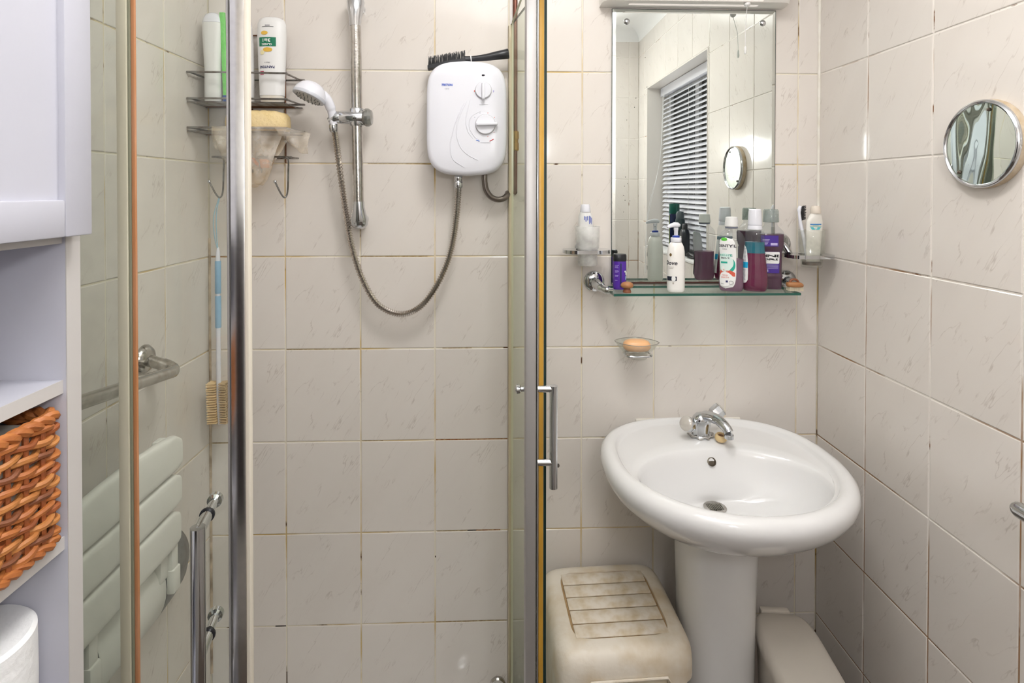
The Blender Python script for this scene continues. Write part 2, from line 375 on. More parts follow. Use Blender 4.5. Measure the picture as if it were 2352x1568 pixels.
PINKR = pm('magenta_print', (190, 40, 84), 0.4)

# ------------------------------------------------------------------ setting: floor, ceiling, walls, tiles
b = B(); b.box(-0.1, W+0.25, YR-0.1, 0.1, -0.06, 0.0)
tag(b.build('floor', pm('vinyl_floor', (96, 84, 74), 0.5, noise_amt=0.4, noise_scale=14), None, 0), 'mottled grey-brown bathroom floor', 'floor', kind='structure')
b = B(); b.box(-0.1, W+0.25, YR-0.1, 0.1, ZC, ZC+0.06)
tag(b.build('ceiling', PAINT, None, 0), 'white painted ceiling above the tiled walls', 'ceiling', kind='structure')

GT = 0.0018   # grout recess
b = B(); b.box(-0.1, W+0.1, GT, 0.1, 0, ZC)
wall_back = tag(b.build('wall_back', GROUT_SH, None, 0), 'back wall of large cream marbled tiles behind shower and basin', 'wall', kind='structure')
b = B(); b.box(-0.1, -GT, YR, 0.0, 0, ZC)
wall_left = tag(b.build('wall_left', GROUT_SH, None, 0), 'left tiled wall carrying the folding shower seat', 'wall', kind='structure')
# right wall with window opening
WY0, WY1, WZ0, WZ1 = -1.735, -0.815, 1.10, 2.03
b = B(); x0, x1 = W+GT, W+0.16
b.box(x0, x1, YR, 0.0, 0, WZ0); b.box(x0, x1, YR, 0.0, WZ1, ZC); b.box(x0, x1, WY1, 0.0, WZ0, WZ1); b.box(x0, x1, YR, WY0, WZ0, WZ1)
wall_right = tag(b.build('wall_right', GROUT_R, None, 0), 'right tiled wall with the round shaving mirror and the window', 'wall', kind='structure')
DX0, DX1, DZ = 0.06, 0.80, 2.0     # door opening in the rear wall
b = B(); b.box(-0.1, DX0, YR-0.1, YR-GT, 0, ZC); b.box(DX1, W+0.16, YR-0.1, YR-GT, 0, ZC); b.box(DX0, DX1, YR-0.1, YR-GT, DZ, ZC)
wall_rear = tag(b.build('wall_rear', GROUT_R, None, 0), 'rear tiled wall seen only in the mirror', 'wall', kind='structure')

TM = {}
def tile_mesh(w, h):
    k = (round(w, 4), round(h, 4))
    if k in TM: return TM[k]
    w, h = k; d = 0.0009; t = 0.006
    v = [(0, 0, -t), (w, 0, -t), (w, h, -t), (0, h, -t), (0, 0, -d), (w, 0, -d), (w, h, -d), (0, h, -d), (d*1.6, d*1.6, 0), (w-d*1.6, d*1.6, 0), (w-d*1.6, h-d*1.6, 0), (d*1.6, h-d*1.6, 0)]
    f = []
    for a in (0, 4):
        for i in range(4): j = (i+1) % 4; f.append((a+i, a+j, a+j+4, a+i+4))
    f += [(8, 9, 10, 11)]
    me = bpy.data.meshes.new('tile'); me.from_pydata([(x-w/2, y-h/2, z) for x, y, z in v], [], f); me.materials.append(TILE); me.update()
    TM[k] = me; return me
def tile(wall, c, u, w, h, jit=0.0011):
    """c: centre on the wall face; u: direction of the tile's width; up is +Z (or given)"""
    me = tile_mesh(w, h); o = bpy.data.objects.new('tile', me); col.objects.link(o)
    u = Vector(u); v = Vector((0, 0, 1)); n = u.cross(v)
    R = Matrix((u, v, n)).transposed()
    R = R @ Matrix.Rotation(random.uniform(-jit, jit), 3, 'X') @ Matrix.Rotation(random.uniform(-jit, jit), 3, 'Y') 
    o.parent = wall; o.matrix_local = Matrix.Translation(Vector(c)-ORG[wall.name]) @ R.to_4x4()
    return o
G = 0.0036
def rows():
    z = 0.0
    while z < ZC-0.02:
        yield z, min(0.25, ZC-z); z += 0.25
for z, h in rows():
    for c in range(9):
        x = c*0.2; w = min(0.2, W-x)
        tile(wall_back, (x+w/2, 0, z+h/2), (1, 0, 0), w-G, h-G)
    for c in range(10):
        y = -c*0.2; w = min(0.2, y-YR)
        if w < 0.03: continue
        tile(wall_left, (0, y-w/2, z+h/2), (0, 1, 0), w-G, h-G)
        # right wall: cut around the window
        ya, yb, za, zb = y-w, y, z, z+h
        if yb <= WY0 or ya >= WY1 or zb <= WZ0 or za >= WZ1: pcs = [(ya, yb, za, zb)]
        else:
            pcs = []
            if za < WZ0: pcs.append((ya, yb, za, WZ0)); za = WZ0
            if zb > WZ1: pcs.append((ya, yb, WZ1, zb)); zb = WZ1
            if yb > WY1: pcs.append((WY1, yb, za, zb))
            if ya < WY0: pcs.append((ya, WY0, za, zb))
        for (pa, pb, pc, pd) in pcs:
            if pb-pa > 0.012 and pd-pc > 0.012:
                tile(wall_right, (W, (pa+pb)/2, (pc+pd)/2), (0, -1, 0), pb-pa-G, pd-pc-G)
    # rear wall, right of the door
    for xa, xb in ((0.80, 1.0), (1.0, 1.2), (1.2, 1.4), (1.4, 1.6), (1.6, W)):
        tile(wall_rear, ((xa+xb)/2, YR, z+h/2), (-1, 0, 0), xb-xa-G, h-G)
# corner sealant
b = B(); b.tube([(W-0.002, -0.002, 1.24), (W-0.002, -0.002, 2.38)], 0.0042, 8)
b.build('corner_sealant', SEALW, wall_right, label='white silicone bead in the corner')
b = B(); b.tube([(0.002, -0.002, 0.13), (0.002, -0.002, 1.30)], 0.0035, 8)
b.build('corner_sealant', pm('mouldy_sealant', (206, 186, 160), 0.6, noise_amt=0.95, noise_scale=16, noise_rgb=(88, 66, 44)), wall_left, label='stained mouldy sealant bead in the corner')

# rust and mould lying in the joints of the shower wall, chips on the tiles
STR = pm('rust_stain', (150, 92, 48), 0.8, noise_amt=0.9, noise_scale=130, noise_rgb=(206, 176, 130)); STB = pm('black_joint_gap', (48, 36, 30), 0.9); STY = pm('brown_joint_stain', (150, 124, 84), 0.85, noise_amt=0.9, noise_scale=90, noise_rgb=(214, 198, 160))
def jstain(x0, x1, z0, z1, mt, wall=wall_back, y=0.0012):
    b = B(); b.box(x0, x1, y, y+0.002, z0, z1); b.build('joint_stain', mt, wall, 0)
jstain(0.712, 0.778, 0.4988, 0.5012, STR); jstain(0.688, 0.712, 0.4990, 0.5010, STB); jstain(0.605, 0.688, 0.4992, 0.5008, STY)
jstain(0.170, 0.1985, 0.2490, 0.2510, STB); jstain(0.1990, 0.2012, 0.09, 0.125, STB); jstain(0.602, 0.797, 0.2490, 0.2510, STY)
jstain(0.602, 0.797, 0.7488, 0.7512, STR); jstain(0.402, 0.46, 0.7490, 0.7510, STY); jstain(0.202, 0.398, 0.9990, 1.0008, STY); jstain(0.62, 0.70, 0.9990, 1.0010, STY)
jstain(0.40, 0.58, 1.2490, 1.2508, STY); jstain(0.005, 0.06, 0.7488, 0.7512, STY); jstain(0.005, 0.06, 1.2488, 1.2512, STR); jstain(0.42, 0.58, 1.4990, 1.5006, STY); jstain(0.7985, 0.8005, 0.10, 0.33, STB)
b = B(); b.ball((0.9365, -0.0003, 0.6745), 0.0036, 0.0006, 0.0058, 12, 8); b.build('tile_chip', pm('grey_chip', (96, 88, 82), 0.8), wall_back)
b = B(); b.ball((0.6010, -0.0003, 0.4310), 0.0014, 0.0005, 0.0028, 10, 6); b.build('tile_chip', STB, wall_back)

# ceiling cove trim
def cove(name, p0, p1, inward):
    b = B(); p0 = Vector(p0); p1 = Vector(p1); n = Vector(inward); r = 0.075; A = []; C_ = []
    prof = [(0, 0), (0, -r)] + [(r - r*math.cos(a*PI/16), -r + r*math.sin(a*PI/16)) for a in range(1, 8)] + [(r, 0)]
    for q in (p0, p1): A.append([q + n*u + Vector((0, 0, v)) for u, v in prof])
    b.loft(A); return tag(b.build(name, PAINT, None, 30), 'white coved ceiling trim, ' + {'trim_1': 'back wall', 'trim_2': 'right wall', 'trim_3': 'rear wall', 'trim_4': 'left wall'}[name], 'trim', kind='structure')
cove('trim_1', (0, 0, ZC), (W, 0, ZC), (0, -1, 0)); cove('trim_2', (W, 0, ZC), (W, YR, ZC), (-1, 0, 0))
cove('trim_3', (W, YR, ZC), (0, YR, ZC), (0, 1, 0)); cove('trim_4', (0, YR, ZC), (0, 0, ZC), (1, 0, 0))

# window in the right wall (seen in the mirror)
win = empty('window_1', (W+0.14, (WY0+WY1)/2, WZ0), 'white framed window behind a venetian blind, seen in the mirror', 'window', kind='structure')
b = B(); fx0, fx1 = W+0.125, W+0.16; fw_ = 0.05
b.box(fx0, fx1, WY0, WY1, WZ0, WZ0+fw_); b.box(fx0, fx1, WY0, WY1, WZ1-fw_, WZ1); b.box(fx0, fx1, WY0, WY0+fw_, WZ0+fw_, WZ1-fw_); b.box(fx0, fx1, WY1-fw_, WY1, WZ0+fw_, WZ1-fw_); b.box(fx0, fx1, -1.30, -1.25, WZ0+fw_, WZ1-fw_)
b.build('window_frame', WPL2, win, 0)
for ya, yb in ((WY0+fw_, -1.30), (-1.25, WY1-fw_)):
    b = B(); b.box(W+0.140, W+0.144, ya, yb, WZ0+fw_, WZ1-fw_); b.build('pane', sheetglass('window_pane', (186, 182, 176)), win, 0)
b = B(); b.box(W-0.004, W+0.125, WY0, WY1, WZ0-0.002, WZ0+0.012, 0.003); b.build('window_sill', WPL2, win, 30)
for (ya, yb, za, zb) in ((WY0, WY1, WZ1-0.006, WZ1), (WY0, WY0+0.006, WZ0+0.012, WZ1-0.006), (WY1-0.006, WY1, WZ0+0.012, WZ1-0.006)):
    b = B(); b.box(W-0.001, W+0.125, ya, yb, za, zb); b.build('reveal_lining', pm('reveal_tile', (224, 218, 210), 0.2), win, 0)
# venetian blind
BX = W+0.095
bl = empty('venetian_blind', (BX, (WY0+WY1)/2, WZ0+0.02), 'white slatted venetian blind hanging in the window', 'blind')
b = B(); b.box(BX-0.02, BX+0.012, WY0+0.012, WY1-0.012, 1.975, 2.022, 0.002); b.build('head_rail', WPL, bl, 30)
slm = None
NS = 33
for i in range(NS):
    z = 1.955 - i*0.0252
    if slm is None:
        b = B(); rings = []
        for y in (WY0+0.016, WY1-0.016):
            pr = []
            for k in range(7):
                t = -1+k/3; pr.append((t*0.0125, 0.0016*(1-t*t)))
            pts = [(u, v) for u, v in pr] + [(u, v-0.0004) for u, v in reversed(pr)]
            ca, sa = math.cos(math.radians(47)), math.sin(math.radians(47))
            rings.append([Vector((BX + u*ca - v*sa, y, z + u*sa*1.0 + v*ca)) for u, v in pts])
        b.loft(rings); so = b.build('slat', WPL, bl, 30); slm = so.data; sl0 = so.location.copy(); z0 = z
    else:
        o = so.copy(); col.objects.link(o); o.parent = bl; o.location = sl0 + Vector((0, 0, z-z0))
b = B()
for y in (-1.62, -1.275, -0.93):
    b.tube([(BX-0.013, y, 1.98), (BX-0.013, y, 1.13)], 0.0007, 5); b.tube([(BX+0.013, y, 1.98), (BX+0.013, y, 1.13)], 0.0007, 5)
b.build('ladder_cord', WPL2, bl)
b = B(); b.tube(crom([(BX-0.024, -1.66, 1.98), (BX-0.04, -1.665, 1.6), (W-0.006, -1.69, 1.3), (W-0.010, -1.72, 0.95)], 6), 0.0012, 6)
b.tube(crom([(BX-0.024, -1.64, 1.98), (BX-0.045, -1.65, 1.6), (W-0.006, -1.70, 1.25), (W-0.010, -1.73, 0.95)], 6), 0.0012, 6); b.build('pull_cord', WPL2, bl)
b = B(); b.box(BX-0.012, BX+0.012, WY0+0.016, WY1-0.016, 1.122, 1.135, 0.002); b.build('bottom_rail', WPL, bl)

# rear door (behind the camera) and unseen dark towel added for the post's reflection
dr = empty('door_1', ((DX0+DX1)/2, YR-0.03, 0), 'white panelled door in the rear wall', 'door', kind='structure')
b = B(); b.box(DX0, DX1, YR-0.05, YR-0.012, 0, DZ, 0.003); b.build('door_leaf', PAINT, dr, 30)
b = B()
for xa, xb in ((DX0-0.05, DX0), (DX1, DX1+0.03)): b.box(xa, xb, YR-0.012, YR+0.012, 0, DZ+0.05, 0.003)
b.box(DX0, DX1, YR-0.012, YR+0.012, DZ, DZ+0.05, 0.003); b.build('architrave', PAINT, dr, 30)
b = B(); b.lathe([(0.0, 0.0), (0.022, 0.0), (0.022, 0.004), (0.009, 0.006), (0.009, 0.03), (0.02, 0.038), (0.022, 0.05), (0.014, 0.058), (0.0, 0.06)], (0.74, YR-0.012, 1.0), (0, 1, 0)); b.build('door_knob', CHROME, dr)
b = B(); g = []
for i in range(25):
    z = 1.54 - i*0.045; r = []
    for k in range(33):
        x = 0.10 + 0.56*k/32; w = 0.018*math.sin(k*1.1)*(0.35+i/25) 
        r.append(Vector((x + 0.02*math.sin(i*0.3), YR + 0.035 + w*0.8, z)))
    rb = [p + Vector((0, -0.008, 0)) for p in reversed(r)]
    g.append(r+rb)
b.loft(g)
tag(b.build('reflection_towel', pm('reflection_towel_dark', (44, 34, 34), 0.95), None, 60), 'dark brown towel hanging on the rear door', 'towel')

# ceiling lamp
lamp = empty('ceiling_lamp', (0.86, -0.80, ZC-0.06), 'round opal ceiling lamp', 'lamp')
b = B(); b.lathe([(0.0, 0), (0.16, 0.0), (0.165, -0.012), (0.16, -0.02), (0.0, -0.02)], (0.86, -0.80, ZC), n=40); b.build('lamp_base', WPL, lamp)
m, nt, p, out = newmat('opal_glass'); p.inputs['Base Color'].default_value = (0.9, 0.88, 0.84, 1); p.inputs['Emission Color'].default_value = (1, 0.97, 0.93, 1); p.inputs['Emission Strength'].default_value = 4.0
b = B(); b.lathe([(0.15, -0.021)] + [(0.15*math.cos(a*PI/16), -0.021-0.045*math.sin(a*PI/16)) for a in range(1, 9)], (0.86, -0.80, ZC), n=40); b.build('lamp_shade', m, lamp)

# ------------------------------------------------------------------ shower tray and enclosure
ARC = [(0.335+0.533*math.cos(a*PI/32), -0.33-0.533*math.sin(a*PI/32)) for a in range(17)]
plan = [(0.0015, -0.0015), (0.80, -0.0015)] + ARC + [(0.0015, -0.80)]
tr_ = empty('shower_tray', (0.4, -0.4, 0), 'white quadrant shower tray in the corner', 'shower tray')
def inset(pl, d):
    c = Vector((0.40, -0.38)); return [((Vector(p)-c)*(1-d/0.42) + c) for p in pl]
b = B(); r0 = [Vector((x, y, 0.001)) for x, y in plan]; r1 = [Vector((x, y, 0.062)) for x, y in plan]; r2_ = [Vector((x, y, 0.060)) for x, y in inset(plan, 0.05)]; r3 = [Vector((x, y, 0.035)) for x, y in inset(plan, 0.065)]
b.loft([r0, r1, r2_, r3]); b.build('tray_body', CER, tr_, 30)
b = B(); b.lathe([(0.0, 0.0), (0.045, 0.0), (0.045, 0.004), (0.035, 0.009), (0.0, 0.012)], (0.66, -0.13, 0.0355)); b.build('waste_cover', CHROME, tr_)
b = B(); b.lathe([(0.0, 0.0), (0.021, 0.0), (0.0215, 0.006), (0.018, 0.010), (0.014, 0.0095), (0.0, 0.011)], (0.771, -0.0005, 0.0765), (0, -1, 0), 28); b.build('overflow_cap', CHROMED, tr_)

enc = empty('shower_enclosure', (0.6, -0.6, 0.062), 'glass quadrant shower enclosure with two sliding doors slid open', 'shower')
def sheet(name, p0, p1, z0, z1, t, mats, parent, label=None):
    p0 = Vector((p0[0], p0[1], 0)); p1 = Vector((p1[0], p1[1], 0)); d = (p1-p0).normalized(); n = Vector((-d.y, d.x, 0))*(t/2)
    q = [p0-n, p1-n, p1+n, p0+n]; v = [Vector((a.x, a.y, z)) for z in (z0, z1) for a in q]
    b = B(); b.add(v, [(0, 1, 5, 4), (2, 3, 7, 6)], 0); b.add(v, [(1, 2, 6, 5), (3, 0, 4, 7), (4, 5, 6, 7), (3, 2, 1, 0)], 1)
    return b.build(name, mats, parent, 0, label=label)
ZB, ZT = 0.066, 1.872
FR0, FR1 = (0.806, -0.012), (0.868, -0.33)
FL0, FL1 = (0.012, -0.803), (0.326, -0.86)
def strip_box(name, mat, parent, c, d, wu, wn, z0, z1, label=None, bev=0.0008):
    """vertical bar: centre c, direction d along the panel, wu along, wn across"""
    d = Vector((d[0], d[1], 0)).normalized(); n = Vector((-d.y, d.x, 0)); T = Matrix((d, n, Vector((0, 0, 1)))).transposed().to_4x4(); T.translation = (c[0], c[1], 0)
    b = B(); b.box(-wu/2, wu/2, -wn/2, wn/2, z0, z1, bev, 2, 0, T); return b.build(name, mat, parent, 30, label=label)
fr = sheet('fixed_panel', FR0, FR1, ZB, ZT, 0.006, [GLSR, GLED], enc, 'narrow fixed glass panel beside the basin')
fl_ = sheet('fixed_panel', FL0, FL1, ZB, ZT, 0.006, [GLSF, GLE], enc, 'fixed glass panel beside the cabinet')
dR = (Vector(FR1)-Vector(FR0)).normalized(); dL = (Vector(FL1)-Vector(FL0)).normalized()
nR = Vector((-dR.y, dR.x)) ; nR = nR if nR.x < 0 else -nR      # towards the shower
e = Vector(FR1)
strip_box('seal', SEALY, fr, e + nR*0.0085 - dR*0.004, dR, 0.010, 0.0105, ZB, 1.845, 'yellowed magnetic seal strip')
strip_box('seal_rib', ALU, fr, e + nR*0.016 - dR*0.004, dR, 0.010, 0.0035, ZB, 1.85, 'thin grey seal rib')
strip_box('rail_bracket', CHROME, fr, e + nR*0.007 - dR*0.004, dR, 0.03, 0.034, 1.848, 1.885, 'chrome rail bracket')
e = Vector(FL1)
strip_box('seal', SEAL, fl_, e + dL*0.0065, dL, 0.013, 0.009, ZB, ZT-0.02, 'clouded clear plastic seal strip')
strip_box('seal_rib', pm('seal_rib_grey', (128, 128, 108), 0.35), fl_, e + dL*0.0145, dL, 0.003, 0.006, ZB, ZT-0.02, 'dark seal rib')
strip_box('seal_fin', SEALO, fl_, e + dL*0.0185, dL, 0.005, 0.003, ZB, ZT-0.02, 'orange stained seal fin')
# wall profiles
strip_box('wall_profile', pm('yellowed_profile', (206, 196, 166), 0.35, noise_amt=0.5, noise_scale=14, noise_rgb=(176, 150, 96), stretch=(1, 1, 0.3)), enc, (0.8035, -0.009), dR, 0.016, 0.009, ZB, ZT, 'yellowed wall profile of the fixed panel')
strip_box('wall_profile', ALU, enc, (0.010, -0.803), dL, 0.018, 0.016, ZB, ZT, 'aluminium wall profile')
# sliding doors
DRl, DRt = (0.8370, -0.445), (0.808, -0.06)
DLl, DLt = (0.436, -0.8265), (0.05, -0.788)
drr = sheet('sliding_door', DRt, DRl, ZB+0.03, ZT-0.006, 0.005, [GLSD, GLEP], enc, 'right sliding glass door')
dll = sheet('sliding_door', DLt, DLl, ZB+0.03, ZT-0.006, 0.005, [GLS, GLE], enc, 'left sliding glass door')
ddR = Vector(DRl)-Vector(DRt); ddL = Vector(DLl)-Vector(DLt)
strip_box('edge_profile', ALU, drr, (0.8275, -0.452), ddR, 0.026, 0.019, ZB+0.03, ZT-0.006, 'grey aluminium door edge')
strip_box('edge_strip', CHROME, drr, (0.8402, -0.452), ddR, 0.018, 0.0022, ZB+0.03, ZT-0.006, 'chrome door edge strip')
strip_box('edge_profile', pm('satin_profile', (205, 203, 200), 0.20, 1.0, noise_amt=0.25, noise_scale=120, noise_rgb=(170, 168, 166)), dll, (0.4465, -0.8272), (0.993, 0.118), 0.0165, 0.014, ZB+0.03, ZT-0.006, 'satin metal door edge', 0.0008)
strip_box('edge_strip', pm('seal_beige', (224, 216, 200), 0.4), dll, (0.4578, -0.8285), ddL, 0.005, 0.008, ZB+0.03, ZT-0.006, 'pale seal on the door edge')
strip_box('edge_strip', ALU, dll, (0.4358, -0.8275), ddL, 0.0025, 0.012, ZB+0.03, ZT-0.006, 'thin bright edge strip')
# D handles: bar outside, studs through the glass, small knobs inside
def handle(parent, p, outw, ztop, studs=2):
    o = Vector((outw[0], outw[1], 0)).normalized(); p = Vector((p[0], p[1], ztop)); sep = 0.148; L = 0.20; bo = 0.041
    h = B(); r = 0.0082
    h.tube([p + o*bo + Vector((0, 0, r*0.8)), p + o*bo + Vector((0, 0, -L))], r, 16)
    h.tube([p + o*0.004, p + o*bo], r*0.86, 14); h.tube([p + o*0.004 - Vector((0, 0, sep)), p + o*bo - Vector((0, 0, sep))], r*0.86, 14)
    ho = h.build('handle', CHROME, parent, label='chrome bar door handle')
    for dz in (0, -sep):
        q = p + Vector((0, 0, dz))
        h = B(); h.lathe([(0.0, 0.0), (0.0088, 0.0), (0.0088, 0.0028), (0.0, 0.0028)], q + o*0.0026, o, 16); h.build('collar', BLACKP, ho)
        if dz == 0 or studs == 2:
            h = B(); h.lathe([(0.0, 0.0), (0.0055, 0.0), (0.0055, 0.022), (0.009, 0.024), (0.0095, 0.030), (0.006, 0.033), (0.0, 0.033)], q - o*0.0026, -o, 16); h.build('stud', CHROME, ho)
handle(drr, (0.8370, -0.405), (1, -0.03), 1.030, 1)
handle(dll, (0.4055, -0.8238), (0.20, -1), 1.030)
# curved head rail
b = B(); b.tube([(x, y, 1.89) for x, y in ARC], 0.016, 10, sq=1.3); b.build('head_rail', CHROME, enc, label='curved chrome head rail')
b = B(); b.tube([(x, y, 0.078) for x, y in ARC], 0.014, 10); b.build('bottom_rail', CHROME, enc, label='curved chrome bottom rail')

# ------------------------------------------------------------------ white cabinet, basket, toilet roll
XC = 0.32; CY0, CY1 = -1.236, -0.916; T_ = 0.0195
cb = empty('bathroom_cabinet', (0.16, (CY0+CY1)/2, 0), 'tall white bathroom cabinet with open shelves and a panelled door', 'cabinet')
for y0, y1 in ((CY1-T_, CY1), (CY0, CY0+T_)):
    b = B(); b.box(0.004, XC, y0, y1, 0.0, 1.98, 0.0008); b.build('side_panel', CAB, cb, 30)
    b = B(); b.box(XC, XC+0.0008, y0, y1, 0.0, 1.98); b.build('panel_edging', CABE, cb, 0)
b = B(); b.box(0.004, 0.010, CY0+T_, CY1-T_, 0.03, 1.95); b.build('back_panel', CAB, cb, 0)
for z in (0.06, 0.38, 0.64, 0.892, 1.059, 1.2195, 1.3725, 1.66, 1.96):
    b = B(); b.box(0.010, XC-0.004, CY0+T_, CY1-T_, z, z+0.0135, 0.0006); s_ = b.build('shelf', CAB, cb, 30)
    b = B(); b.box(XC-0.004, XC-0.0032, CY0+T_, CY1-T_, z, z+0.0135); b.build('shelf_edging', CABE, s_, 0)
# door: frame and recessed panel
b = B(); dz0, dz1, fwid = 1.381, 1.975, 0.036; dx0, dx1 = XC+0.002, XC+0.021; dy0, dy1 = CY0-0.004, -0.9265
b.box(dx0, dx1, dy1-fwid, dy1, dz0, dz1, 0.0016); b.box(dx0, dx1, dy0, dy0+fwid, dz0, dz1, 0.0016)
b.box(dx0, dx1-0.0004, dy0+fwid, dy1-fwid, dz0, dz0+fwid, 0.0016); b.box(dx0, dx1-0.0004, dy0+fwid, dy1-fwid, dz1-fwid, dz1, 0.0016)
dd = b.build('cabinet_door', CAB, cb, 30)
b = B(); b.box(dx0+0.002, dx1-0.007, dy0+fwid-0.004, dy1-fwid+0.004, dz0+fwid-0.004, dz1-fwid+0.004); b.build('door_panel', CAB, dd, 30)
b = B(); b.lathe([(0.0, 0), (0.008, 0), (0.006, 0.01), (0.013, 0.018), (0.014, 0.024), (0.0, 0.027)], (dx1, dy0+0.02, 1.50), (1, 0, 0), 20); b.build('door_knob', CHROME, dd)

# wicker basket
BX0, BX1, BY0, BY1, BZ0, BZ1 = 0.05, 0.324, CY0+T_+0.006, CY1-T_-0.0055, 1.0728, 1.2085
bk = empty('wicker_basket', ((BX0+BX1)/2, (BY0+BY1)/2, BZ0), 'orange-brown wicker basket on the cabinet shelf', 'basket')
def perim(t, inset_=0.0):
    """point on a rounded rectangle, t in metres along the perimeter"""
    x0, x1, y0, y1 = BX0+0.004+inset_, BX1-0.004-inset_, BY0+0.004+inset_, BY1-0.004-inset_; r = 0.014
    segs = [('l', (x0+r, y1), (x1-r, y1)), ('a', (x1-r, y1-r), PI/2), ('l', (x1, y1-r), (x1, y0+r)), ('a', (x1-r, y0+r), 0), ('l', (x1-r, y0), (x0+r, y0)), ('a', (x0+r, y0+r), -PI/2), ('l', (x0, y0+r), (x0, y1-r)), ('a', (x0+r, y1-r), PI)]
    for s_ in segs:
        if s_[0] == 'l':
            L = (Vector(s_[2])-Vector(s_[1])).length
            if t <= L:
                d = (Vector(s_[2])-Vector(s_[1]))/L; p = Vector(s_[1])+d*t; return p, Vector((-d.y, d.x))
            t -= L
        else:
            L = r*PI/2
            if t <= L:
                a = s_[2]-t/r; n = Vector((math.cos(a), math.sin(a))); return Vector(s_[1])+n*r, n
            t -= L
    return perim(0.0, inset_)
x0, x1, y0, y1 = BX0+0.004, BX1-0.004, BY0+0.004, BY1-0.004
PER = 2*((x1-x0-0.028)+(y1-y0-0.028)) + 2*PI*0.014
NST = 52; NW = 18
for k in range(NST):
    p, n = perim(PER*(k+0.5)/NST)
    b = B(); b.tube([(p.x, p.y, BZ0+0.004), (p.x, p.y, BZ1-0.004)], 0.0026, 6); b.build('stake', RATTAN[1], bk)
for r in range(NW):
    z = BZ0+0.013 + r*(BZ1-BZ0-0.026)/(NW-1); pts = []; NN = NST*6
    for i in range(NN):
        p, n = perim(PER*i/NN); ph = PI*(i/6.0-0.5) + r*PI
        o = 0.0034*math.sin(ph + PI/2); zz = z + 0.0014*math.sin(ph*0.5+r*1.3) + 0.0007*math.sin(i*0.9+r*2.1)
        pts.append((p.x+n.x*o, p.y+n.y*o, zz))
    b = B(); b.tube(pts, [0.0033+0.0004*math.sin(i*0.37+r) for i in range(NN)], 7, closed=True); b.build('weaver', RATTAN[(r*3+r//3) % 4], bk)
for z, rr in ((BZ0+0.0058, 0.0052), (BZ1-0.0062, 0.0058)):
    for ph in (0, PI):
        pts = []; NN = 260
        for i in range(NN):
            p, n = perim(PER*i/NN); a = i/NN*2*PI*NST*0.75 + ph
            pts.append((p.x+n.x*0.0026*math.cos(a), p.y+n.y*0.0026*math.cos(a), z+0.0026*math.sin(a)))
        b = B(); b.tube(pts, rr*0.78, 7, closed=True); b.build('rim', RATTAN[0], bk)
b = B(); b.box(BX0+0.012, BX1-0.012, BY0+0.012, BY1-0.012, BZ0+0.004, BZ0+0.008); b.build('base', RATTAN[3], bk, 0)
b = B(); g0 = B()
for s_ in (0.0,):
    pts = [perim(PER*i/80, 0.008)[0] for i in range(80)]
    b.loft([[Vector((p.x, p.y, z)) for p in pts] for z in (BZ0+0.009, BZ1-0.014)], False, False)
b.build('lining', pm('pale_lining', (206, 198, 186), 0.8), bk, label='pale cloth lining')

# toilet roll
RC = (0.262, -0.9885); RZ = 0.9065
trl = empty('toilet_roll', (RC[0], RC[1], RZ), 'white toilet roll standing on the low cabinet shelf', 'toilet roll')
b = B(); pr = [(0.021, 0.0), (0.052, 0.0), (0.0545, 0.003), (0.0550, 0.05), (0.0545, 0.095), (0.051, 0.0985), (0.035, 0.0975), (0.0215, 0.097), (0.021, 0.0)]
b.lathe(pr, (RC[0], RC[1], RZ), n=48); b.build('paper', PAPER, trl)
b = B(); b.lathe([(0.0205, 0.001), (0.0205, 0.096), (0.0195, 0.096), (0.0195, 0.001), (0.0205, 0.001)], (RC[0], RC[1], RZ), n=24); b.build('cardboard_core', pm('cardboard', (170, 140, 110), 0.9), trl)

# ------------------------------------------------------------------ grab rail and folding seat on the left wall
gr = empty('grab_rail', (0.0, -0.45, 1.03), 'limescaled chrome grab rail on the left wall', 'grab rail')
b = B(); b.tube(crom([(0.008, -0.285, 1.060), (0.035, -0.286, 1.052), (0.062, -0.292, 1.044), (0.074, -0.312, 1.042), (0.0745, -0.36, 1.048), (0.074, -0.56, 1.074), (0.073, -0.70, 1.092), (0.066, -0.745, 1.098), (0.04, -0.755, 1.099), (0.008, -0.756, 1.10)], 8), [0.0125]*10 + [0.0142]*14 + [0.0125]*(9*8+1-24), 16); b.build('rail', CHROMED, gr)
for y, z in ((-0.285, 1.062), (-0.756, 1.10)):
    b = B(); b.lathe([(0.0, 0), (0.031, 0), (0.031, 0.004), (0.025, 0.012), (0.016, 0.016), (0.0, 0.016)], (0.0005, y, z), (1, 0, 0), 28); b.build('wall_flange', CHROMED, gr)

st = empty('folding_shower_seat', (0.0, -0.45, 0.5), 'white slatted folding shower seat folded up against the left wall', 'shower seat')
for i, (z0, z1) in enumerate(((0.826, 0.900), (0.746, 0.819), (0.660, 0.739))):
    b = B(); b2 = []; ys = [-0.285 - 0.36*k/20 for k in range(21)]
    for k, y in enumerate(ys):
        t = (k/10-1); top = z1 + (0.014*(1-t*t) if i == 0 else 0.0) - (0.010*max(0, abs(t)-0.9)/0.1 )
        bot = z0 + 0.006*max(0, abs(t)-0.92)/0.08
        xo = 0.083 + i*-0.002; th = 0.022
        zc = (top+bot)/2; hz = (top-bot)/2
        r = []
        for q in range(20):
            a = 2*PI*q/20; c_, s_ = math.cos(a), math.sin(a)
            r.append(Vector((xo - th/2 + th/2*math.copysign(abs(c_)**0.5, c_), y, zc + hz*math.copysign(abs(s_)**0.4, s_))))
        b2.append(r)
    b.loft(b2); b.build('slat', SEATM, st, 50)
for y in (-0.318, -0.600):
    b = B(); b.box(0.044, 0.062, y-0.014, y+0.014, 0.60, 0.90, 0.003); b.build('slat_bearer', SEATM, st, 30)
